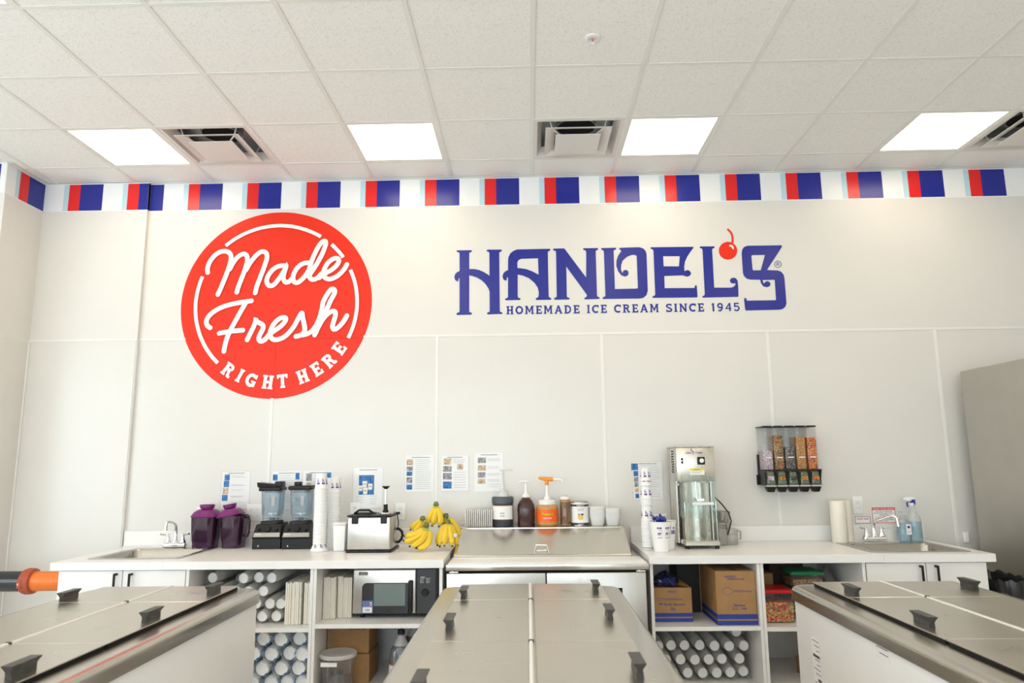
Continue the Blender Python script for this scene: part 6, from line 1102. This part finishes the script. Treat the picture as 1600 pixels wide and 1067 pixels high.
# topping dispensers
t = thing('topping_dispenser', 'wall-mounted row of five clear topping dispensers with black lids and spouts', 'dispenser', (1.812, YW-.003, E_))
G(BLACK).box(-.190, .205, -.03, 0, -.120, .02, b=.003, seg=1).box(-.200, .195, -.02, 0, -.19, -.12).build('wall_bracket', t, smooth=0)
cols = [[(.50, .30, .42), (.70, .64, .68), (.20, .16, .34), (.74, .70, .72), (.66, .58, .64), (.44, .22, .30)],
        [(.02, .22, .02), (.38, .03, .01), (.60, .36, .01), (.05, .02, .01), (.55, .10, .01), (.06, .03, .02)],
        [(.05, .04, .045), (.09, .075, .08), (.02, .018, .02), (.28, .26, .26), (.04, .03, .035)],
        [(.58, .26, .02), (.40, .15, .02), (.66, .36, .05), (.28, .09, .01)],
        [(.72, .16, .005), (.14, .025, .01), (.80, .30, .01), (.60, .09, .005)]]
tops = [.045, .150, .070, .140, .135]; nm = ['sprinkles', 'chocolate candy', 'cookie crumbs', 'chopped peanuts', 'orange candy']
GRN = thin('green_tinted_chute', (.55, .68, .48), .45, .08, .14, diffuse=(.13, .18, .09))
for i in range(5):
    x = -.150+.0765*i
    fill = speckle('topping_'+nm[i].replace(' ', '_'), cols[i], 150 if i in (1, 2, 4) else 210)
    G(fill).box(x-.031, x+.031, -.128, -.012, -.150, tops[i], b=.004, seg=2).build('topping_fill', t, label=nm[i]+' filling a dispenser bin')
    G(BIN).box(x-.0345, x+.0345, -.1325, -.006, -.155, .208, b=.006, seg=2).build('clear_bin', t)
    G(WPL).box(x-.018, x+.022, -.1340, -.1328, -.004, .003).build('bin_tag', t, smooth=0)
    G(BLACK).box(x-.0375, x+.0375, -.137, -.002, .207, .214, b=.003, seg=1).tube([(x-.03, -.137, .212), (x+.03, -.137, .212)], .005, 8).build('bin_lid', t)
    g = G(GRN); g.frustum((x, -.130), (.030, .032), (.024, .025), -.185, -.098, .006); c_ = g.build('chute', t)
    G(fill).box(x-.020, x+.020, -.1640, -.1610, -.155, -.128, b=.001, seg=1).build('chute_topping', c_)
    G(mat('dispenser_trim', (.45, .44, .41), .4)).box(x-.034, x+.034, -.160, -.10, -.198, -.187).build('spout_trim', t, smooth=0)
    g = G(BLACK); g.frustum((x, -.130), (.020, .022), (.032, .032), -.235, -.199, .004).build('spout', t)
    G(BLACK).box(x-.0375, x-.031, -.150, -.012, -.190, -.082).box(x+.031, x+.0375, -.150, -.012, -.190, -.082).box(x-.0375, x+.0375, -.158, -.146, -.094, -.082).build('chute_frame', t, smooth=0)
g = G(BLACK); g.add([(.192, -.155, -.082), (.200, -.155, -.082), (.176, -.155, -.19), (.186, -.155, -.19), (.192, -.02, -.082), (.200, -.02, -.082), (.176, -.02, -.19), (.186, -.02, -.19)], [(0, 1, 3, 2), (4, 5, 7, 6), (0, 1, 5, 4), (1, 3, 7, 5), (0, 2, 6, 4)]); g.build('end_bracket', t, smooth=0)
# ================================================================== things on the shelves
def sleeve(label, x, z, yf, L_=.38, r=.034, wr=.0385, first={}, group=None, wrapm=None, tilt=0, blue=False):
    key = (round(r, 3), blue)
    if key in first:
        t = dup(first[key], (x, yf+random.uniform(-.016, .016), z), label); t.rotation_euler = (0, 0 if blue else random.uniform(0, 6), random.uniform(-.01, .01)); t['group'] = group; return t
    t = thing('cup_sleeve', label, 'cup sleeve', (x, yf, z), group=group); first[key] = t
    prof = [(0, .004), (r*.80, .004), (r*.82, -.002), (r*.86, -.002), (r*.97, .075)]
    k = .08
    while k < L_: prof += [(r*1.03, k), (r*1.03, k+.004), (r*.97, k+.006), (r*.97, k+.011)]; k += .013
    prof += [(0, k)]
    g = G(WPAP); n0 = g.mark(); g.lathe(prof, n=24); R_ = Matrix.Rotation(-PI/2, 4, 'X'); g.xf(n0, R_); g.build('cups', t)
    g = G(wrapm or WRAP); rnd = random.Random(4); rings = []; n = 22
    for q in range(11):
        y = -.012+(L_+.03)*q/10; rr = wr*(.80 if q == 0 else 1)
        rings.append([(rr*(1+rnd.uniform(-.09, .06))*math.cos(2*PI*i/n), y+rnd.uniform(-.005, .005), rr*(1+rnd.uniform(-.07, .05))*math.sin(2*PI*i/n)) for i in range(n)])
    rings.insert(0, [])
    rings[1] = [(wr*(1+rnd.uniform(-.22, .04))*math.cos(2*PI*i/n), -.024+rnd.uniform(-.008, .008), wr*(1+rnd.uniform(-.22, .04))*math.sin(2*PI*i/n)) for i in range(n)]; rings[0] = rings[1]
    g.add([p for r_ in rings for p in r_], [(a*n+i, a*n+(i+1) % n, (a+1)*n+(i+1) % n, (a+1)*n+i) for a in range(1, len(rings)-1) for i in range(n)]).build('plastic_wrap', t, smooth=180)
    if blue:
        g = G(mat('blue_bag_print', (.02, .20, .55), .5))
        for a0 in (40, 62, 84, 106, 128):
            a = math.radians(a0); b = a+.26; rr = wr*1.08
            g.add([(rr*math.cos(a), .02, rr*math.sin(a)), (rr*math.cos(b), .02, rr*math.sin(b)), (rr*math.cos(b), .034, rr*math.sin(b)), (rr*math.cos(a), .034, rr*math.sin(a))], [(0, 1, 2, 3)])
        for a0 in (-60, 150):
            a = math.radians(a0); b = a+.5; rr = wr*.75
            g.add([(rr*math.cos(a), -.0165, rr*math.sin(a)), (rr*math.cos(b), -.0165, rr*math.sin(b)), (rr*1.2*math.cos(b), -.015, rr*1.2*math.sin(b)), (rr*1.2*math.cos(a), -.015, rr*1.2*math.sin(a))], [(0, 1, 2, 3)])
        g.build('blue_print', t, smooth=0)
    return t
def rowsof(shelfname, rows, group, yf, r, wr, **kw):
    for rn, (z, xs_) in rows.items():
        for i, x in enumerate(xs_):
            pos = 'leftmost' if i == 0 else 'rightmost' if i == len(xs_)-1 else ordn(i)+' from left'
            sleeve('wrapped cup sleeve, %s in the %s row %s' % (pos, rn, shelfname), x, z, yf, r=r, wr=wr, group=group, **kw)
S1 = .5358
rowsof('on the upper left shelf', {
    'bottom': (S1+.041, [-1.945, -1.860, -1.775, -1.690, -1.607, -1.524]), 'second': (S1+.112, [-1.905, -1.820, -1.735, -1.652, -1.567, -1.500]),
    'third': (S1+.184, [-1.960, -1.868, -1.782, -1.700, -1.612]), 'top': (S1+.262, [-1.93, -1.73, -1.648, -1.562])},
    'wrapped cup sleeves on the upper left shelf', 4.44, .034, .038, L_=.40)
def bagpack(label, x, y, z, w_, d_, h_, n):
    t = thing('bag_bundle', label, 'paper bags', (x, y, z))
    rnd = random.Random(int(w_*9999))
    for i in range(n):
        o = G(CREAM).box(-w_/n*.46, w_/n*.46, 0, d_, 0, h_-rnd.uniform(0, .010), b=min(.004, w_/n*.2), seg=1).build('folded_bag', t, smooth=30); o.location = (-w_/2+w_*(i+.5)/n, rnd.uniform(0, .008), 0)
    return t
bagpack('bundle of folded cream paper bags right of the wrapped cups, larger of two', -1.412, 4.385, S1, .095, .32, .245, 8)
bagpack('narrow bundle of folded cream paper bags against the shelf divider', -1.323, 4.40, S1, .058, .32, .240, 5)
bagpack('small bent stack of cream paper bags between the two bundles', -1.358, 4.53, S1, .022, .2, .225, 2)
S0 = .1608
rowsof('on the lower left shelf', {'top': (S0+.294, [-1.900, -1.800, -1.690, -1.585, -1.475, -1.37]), 'third': (S0+.212, [-1.850, -1.745, -1.640, -1.530, -1.425, -1.345]),
    'second': (S0+.130, [-1.900, -1.80, -1.69, -1.58, -1.470, -1.368]), 'bottom': (S0+.051, [-1.85, -1.745, -1.64, -1.53, -1.43, -1.345])}, 'large cup sleeves in blue-printed bags', 4.40, .044, .0465, L_=.40, wrapm=WRAPB, blue=True)
S2 = .5558
bagpack('bundle of folded cream bags left of the microwave, against the divider', -1.211, 4.44, S2, .074, .30, .245, 7)
bagpack('bundle of folded cream bags directly left of the microwave', -1.125, 4.47, S2, .088, .30, .243, 8)
# microwave
t = thing('microwave', 'stainless steel commercial microwave with black control panel on the shelf', 'microwave', (-.815, 4.46, S2))
MW0, MW1 = -.258, .258; H0, H1 = .022, .285
G(mat('microwave_side', (.07, .07, .07), .4)).box(MW0+.004, MW1, .012, .44, H0, H1-.004, b=.006, seg=2).build('case', t)
d = G(STEELD).box(MW0, .128, -.004, .014, H0+.003, H1, b=.010, seg=3).build('door', t)
G(mat('microwave_glass_frame', (.02, .02, .022), .2, coat=.4)).prism([[(-.200, H0+.006)]+[(.106, H0+.006), (.106, .205)]+[(-.172+.0-.028*math.sin(a*PI/12), .177+.028*math.cos(a*PI/12)) for a in range(0, 7)]], -.0075, -.004).build('door_glass', d, smooth=0)
G(mat('microwave_window', (.17, .22, .21), .08, coat=.5, var=.1)).box(-.128, .062, -.0085, -.0074, .072, .200).build('window', d, smooth=0)
G(BLACK).box(.084, .112, -.045, -.020, H0+.012, .222, b=.007, seg=2).box(.088, .108, -.022, -.004, .195, .215).box(.088, .108, -.022, -.004, H0+.02, .045).build('handle', d)
G(mat('microwave_panel', (.035, .037, .04), .35)).box(.131, MW1-.010, -.004, .012, H0+.003, H1, b=.003, seg=1).build('control_panel', t)
G(BLACK).box(MW1-.012, MW1+.002, -.001, .012, H0+.003, H1+.002).build('panel_edge', t, smooth=0)
g = G(BLACK); n0 = g.mark(); g.lathe([(0, 0), (.022, 0), (.021, .012), (.018, .015), (0, .015)], n=28); g.xf(n0, Matrix.Translation((.182, -.004, .148)) @ Matrix.Rotation(PI/2, 4, 'X')).build('control_knob', t)
g = G(WPL)
for x in (.155, .192):
    for z in (.205, .214, .224): g.add([(x+.0028*math.cos(a*PI/4), -.0046, z+.0028*math.sin(a*PI/4)) for a in range(8)], [tuple(range(8))]).box(x+.005, x+.018, -.0048, -.0045, z-.0008, z+.0012)
g.box(.153, .178, -.0048, -.0045, .234, .238).box(.158, .218, -.0048, -.0045, .2305, .2312).build('panel_print', t, smooth=0)
G(DGREY, WPL).box(-.222, -.168, -.0055, -.004, .250, .268).m(1).text('AMANA', -.195, .2545, .008, -.0058, wd=.044).build('badge', t, smooth=0)
G(PICB, WPAP, mat('sticker_blue', (.16, .20, .38), .5), INKR, INK).box(-.198, -.132, -.0092, -.0076, .030, .104).m(1).box(-.194, -.136, -.0095, -.0092, .034, .066).m(2).box(-.194, -.136, -.0095, -.0092, .067, .101).m(3).box(-.152, -.138, -.0098, -.0095, .070, .074).box(-.152, -.138, -.0098, -.0095, .081, .085).m(1).box(-.150, -.138, -.0098, -.0095, .075, .080).box(-.150, -.138, -.0098, -.0095, .086, .094).m(4).text('USA', -.165, .043, .013, -.0098, wd=.028).build('country_sticker', t, smooth=0)
for x in (-.205, .20):
    for y in (.04, .40): G(RUBBER).cyl(x, y, 0, H0+.004, .011, 14).build('foot', t)
t = thing('red_folder', 'thin dark red folder lying on top of the microwave', 'folder', (-.86, 4.50, S2+.2815))
G(mat('dark_red_card', (.22, .015, .012), .5)).box(-.14, .16, 0, .22, .0005, .010, b=.002, seg=1).build('cover', t)
G(CREAM).box(-.135, .157, .004, .216, .003, .008).build('pages', t, smooth=0)
def carton(label, x, y, z, w_, d_, h_, tape=True, rz=0):
    t = thing('cardboard_box', label, 'box', (x, y, z), rz)
    G(CARD).box(-w_/2, w_/2, 0, d_, 0, h_, b=.002, seg=1).build('carton', t, smooth=0)
    if tape: G(TAPE).box(-w_*.08, w_*.08, 0, d_, h_, h_+.0006).build('tape', t, smooth=0)
    return t
t = carton('brown cardboard box on top of another behind the round bucket', -1.118, 4.56, S0+.172, .258, .26, .150)
g = G(INK); 
for i in range(7): g.box(-.12, -.06-.01*(i % 2), -.0012, -.0006, .135-.011*i, .1365-.011*i)
g.text('CREAM 1.6L', .055, .135, .008, -.0012, wd=.11).build('box_print', t, smooth=0)
carton('brown cardboard box at the bottom, under the other behind the bucket', -1.114, 4.55, S0, .262, .27, .170)
t = thing('round_bucket', 'clear round food bucket with a milky lid on the lower shelf', 'bucket', (-1.141, 4.425, S0)); t.scale = (.95, .95, 1.16)
G(BIN).lathe([(0, 0), (.094, 0), (.106, .168), (.103, .168), (.091, .004), (0, .004)], n=40).lathe([(.106, .150), (.111, .150), (.111, .155), (.106, .156)], n=40).build('bucket_body', t)
G(MILKY).lathe([(.104, .166), (.114, .166), (.115, .180), (.110, .184), (.098, .180), (0, .179)], n=40).build('lid', t)
G(WPAP).box(-.080, .020, -.1055, -.1045, .135, .155).build('tape_label', t, smooth=0)
G(mat('dark_scoops', (.10, .085, .08), .4, bump=.5)).lathe([(0, .006), (.07, .006), (.078, .05), (.05, .085), (0, .06)], n=9).build('contents', t, smooth=0)
def jug(label, x, y, z, syrup):
    t = thing('syrup_jug', label, 'jug', (x, y, z))
    G(syrup).lathe([(0, .002), (.064, .002), (.068, .012), (.068, .165), (.060, .205), (.036, .235), (0, .235)], n=36).build('syrup', t)
    G(thin('jug_plastic', (.80, .84, .88), .86, .06, .14)).lathe([(0, 0), (.066, 0), (.070, .012), (.070, .166), (.062, .208), (.042, .235), (.026, .268), (.018, .285), (.018, .30)], n=36).build('jug_wall', t)
    G(MILKY).lathe([(.046, .230), (.028, .268), (.020, .285)], n=28).build('milky_shoulder', t)
    G(BLACK).lathe([(0, .292), (.022, .292), (.022, .314), (.020, .317), (0, .317)], n=24).build('cap', t)
    g = G(mat('orange_label', (.75, .22, .04), .5), WPAP, INK); jar_label(g, 0, .0704, -175, -5, .015, .130); jar_label(g, 1, .0708, -175, -5, .022, .123)
    g.m(2).text('FRUIT', 0, 0, .012, 0, f=wrap(.071, .09)).text('SYRUP', 0, 0, .010, 0, f=wrap(.071, .07)); g.build('label', t, smooth=0)
SY = mat('slate_blue_syrup', (.035, .06, .10), .2, coat=.3)
jug('dark blue syrup jug with orange-edged label, in front on the lower shelf', -.785, 4.52, S0, SY)
jug('dark syrup jug standing behind the front jug on the lower shelf', -.745, 4.76, S0, SY)
jug('dark syrup jug at the right rear of the lower shelf, mostly hidden', -.62, 4.80, S0, SY)

# right-hand shelves
BB = mat('carton_blue_band', (.025, .055, .30), .6)
def spoon_box(label, x, y, z, w_, d_, h_, big):
    t = carton(label, x, y, z, w_, d_, h_)
    b1 = (.030, .052) if not big else (.035, .062)
    G(BB).box(-w_/2-.0006, w_/2+.0006, -.0006, d_, .002, .022 if not big else .026).box(-w_/2-.0006, w_/2+.0006, -.0006, d_, b1[0], b1[1]).build('blue_bands', t, smooth=0)
    g = G(INKB)
    if big:
        g.text("HANDEL'S", -.03, h_*.875, .012, -.0009, wd=.07).text('HOMEMADE ICE CREAM', .0, h_*.835, .008, -.0009, wd=.10)
        o_ = [(-.052+.028*math.cos(a*PI/12), h_*.63+.022*math.sin(a*PI/12)) for a in range(2, 23)]
        g.ribbon(o_+[(-.02, h_*.617), (.085, h_*.612), (.088, h_*.630), (-.02, h_*.643)], .0016, -.0009, closed=True, rnd=False)
        g.text('Spoons', .015, h_*.345, .015, -.0009, wd=.065).text('8 oz - 1000', .015, h_*.285, .012, -.0009, wd=.085)
    else:
        g.text("HANDEL'S", .0, h_*.86, .011, -.0009, wd=.055)
        o_ = [(-.075+.022*math.cos(a*PI/10), h_*.66+.007*math.sin(a*PI/10)) for a in range(3, 18)]
        g.ribbon(o_+[(-.04, h_*.648), (.060, h_*.652), (.060, h_*.668), (-.04, h_*.672)], .0012, -.0009, closed=True, rnd=False)
        g.text('PP Soda Spoons', -.005, h_*.485, .014, -.0009, wd=.155).text('Blue', .0, h_*.385, .009, -.0009, wd=.028).text('1000', .0, h_*.335, .009, -.0009, wd=.028)
    g.build('box_print', t, smooth=0); return t
S3 = .5118
t = spoon_box('short cardboard box of soda spoons with blue bands, on the left of the shelf', .862, 4.52, S3, .236, .32, .198, False)
G(CARD).add([(.118, 0, .198), (.118, .28, .198), (.045, .27, .232), (.02, .02, .214), (.117, .001, .199), (.044, .271, .233)], [(0, 1, 2, 3)]).build('open_flap', t, smooth=0)
o = thing('bag_of_spoons', 'dark blue plastic bag of spoons crumpled on top of the short spoon box', 'bag', (.838, 4.60, S3+.199))
g = G(mat('dark_blue_bag', (.012, .014, .06), .18, bump=.9, bscale=22, coat=.6)); rnd = random.Random(9); rings = []
for k in range(9):
    v = k/8; z = .085*v; r = math.sin(PI*(.12+.86*v)**.8); rings.append([((.085*r*(1+rnd.uniform(-.16, .16)))*math.cos(2*PI*i/22), .085*r*(1+rnd.uniform(-.16, .16))*math.sin(2*PI*i/22), max(0, z+(rnd.uniform(-.01, .01) if k else 0))) for i in range(22)])
g.add([p for r_ in rings for p in r_], [(a*22+i, a*22+(i+1) % 22, (a+1)*22+(i+1) % 22, (a+1)*22+i) for a in range(8) for i in range(22)]+[tuple(range(22)), tuple(8*22+i for i in range(22))]).build('bag_film', o, smooth=50)
g = G(BSP)
for i in range(7): g.tube([(-.05+.012*i, -.088, .02+.006*(i % 3)), (-.02+.01*i, -.075, .05+.004*(i % 2))], .003, 5)
g.build('spoon_handles', o)
spoon_box('tall cardboard box of spoons with blue bands and a spoon drawing', 1.222, 4.425, S3, .236, .46, .308, True)
t = thing('shaded_box', 'tall box behind the two spoon boxes, its black colour standing for shelf shade', 'box', (1.035, 4.80, S3))
G(mat('shade_black_card', (.012, .011, .010), .6)).box(-.085, .06, 0, .25, 0, .335, b=.002, seg=1).build('carton', t, smooth=0)  # box face made near-black, the shelf's shade is in this colour
G(CARD).box(.0605, .066, -.002, .25, 0, .33).build('box_edge', t, smooth=0)
S5 = .1608
rowsof('under the spoon boxes', {'bottom': (S5+.044, [.775, .862, .948, 1.036, 1.122, 1.206, 1.290]), 'second': (S5+.120, [.820, .908, .994, 1.078, 1.160, 1.268]), 'top': (S5+.197, [.778, .858, .940, 1.032, 1.118, 1.205, 1.295])},
    'wrapped cup sleeves on the lower right shelf', 4.60, .034, .0385, L_=.34)
sleeve('larger plastic-wrapped cup sleeve resting on top at the right of the lower shelf', 1.262, S5+.272, 4.62, L_=.34, r=.034, wr=.0385, group='wrapped cup sleeves on the lower right shelf')
S4 = .5068
GUM = speckle('gummy_candy', [(.60, .02, .01), (.70, .26, .03), (.42, .015, .01), (.72, .45, .12), (.16, .30, .06), (.75, .20, .10), (.45, .10, .04)], 95, .3)
LIDR = mat('red_lid_plastic', (.62, .012, .018), .3)
LIDG = mat('green_lid_plastic', (.010, .22, .085), .35)
def food_tub(label, x, y, z, w_, d_, h_, lidm, fill, fh, gr=None):
    t = thing('food_container', label, 'food container', (x, y, z))
    G(fill).frustum((0, d_/2), (w_/2-.010, d_/2-.010), (w_/2-.006, d_/2-.006), .004, fh, .006).build('contents', t)
    G(BIN).frustum((0, d_/2), (w_/2-.008, d_/2-.008), (w_/2-.002, d_/2-.002), 0, h_, .006).build('container_body', t)
    G(lidm).box(-w_/2-.004, w_/2+.004, -.004, d_+.004, h_-.008, h_+.010, b=.005, seg=2).box(-w_/2+.012, w_/2-.012, .012, d_-.012, h_+.008, h_+.014, b=.002, seg=1).build('lid', t)
    return t
food_tub('clear square tub of gummy candy with a bright red lid', 1.490, 4.49, S4, .196, .20, .178, LIDR, GUM, .118)
CRB = speckle('brown_crumbs', [(.30, .15, .06), (.45, .26, .12), (.20, .09, .04)], 90)
DRK = speckle('dark_candy', [(.10, .05, .05), (.35, .32, .36), (.18, .06, .05), (.5, .42, .4)], 70)
food_tub('clear tub of dark candy with green lid, lowest of the green-lidded stack', 1.705, 4.60, S4, .190, .19, .080, LIDG, DRK, .065)
food_tub('clear tub with green lid, middle of the green-lidded stack', 1.705, 4.60, S4+.095, .190, .19, .070, LIDG, mat('black_licorice', (.02, .015, .015), .4), .05)
food_tub('clear tub of brown crumbs with green lid, topmost of the green-lidded stack', 1.712, 4.59, S4+.180, .196, .20, .088, LIDG, CRB, .055)
carton('low dark cardboard box behind the red-lidded candy tub', 1.468, 4.74, S4, .16, .22, .250, tape=False)
o = thing('clear_bag', 'crumpled clear plastic bag beside the green-lidded tubs', 'bag', (1.86, 4.70, S4))
g = G(thin('dark_clear_film', (.7, .7, .7), .55, .12, .3, bump=.9, bscale=20, diffuse=(.16, .15, .15))); rnd = random.Random(2); rings = []
for k in range(10):
    v = k/9; r = math.sin(PI*(.12+.85*v)); rings.append([(.075*r*(1+rnd.uniform(-.2, .2))*math.cos(2*PI*i/20), .09*r*(1+rnd.uniform(-.2, .2))*math.sin(2*PI*i/20), max(0, .30*v+(rnd.uniform(-.012, .012) if k else 0))) for i in range(20)])
g.add([p for r_ in rings for p in r_], [(a*20+i, a*20+(i+1) % 20, (a+1)*20+(i+1) % 20, (a+1)*20+i) for a in range(9) for i in range(20)]+[tuple(range(20)), tuple(9*20+i for i in range(20))]).build('bag_film', o, smooth=60)
carton('small cardboard box lying low on the bottom shelf right of the cup sleeves', 1.80, 4.62, S5, .20, .16, .10, tape=False, rz=.3)

t = thing('dark_filler', 'dark cardboard block added behind the green-lidded tubs to darken the shelf back', 'crate', (1.66, 4.84, S4))
g = G(mat('dark_brown_card', (.05, .028, .018), .7)); g.box(-.10, .12, 0, .22, 0, .31, b=.003, seg=1).box(-.09, .11, -.003, 0, .20, .28); g.build('filler_body', t, smooth=0)  # dark cardboard added to deepen the shade at the shelf back
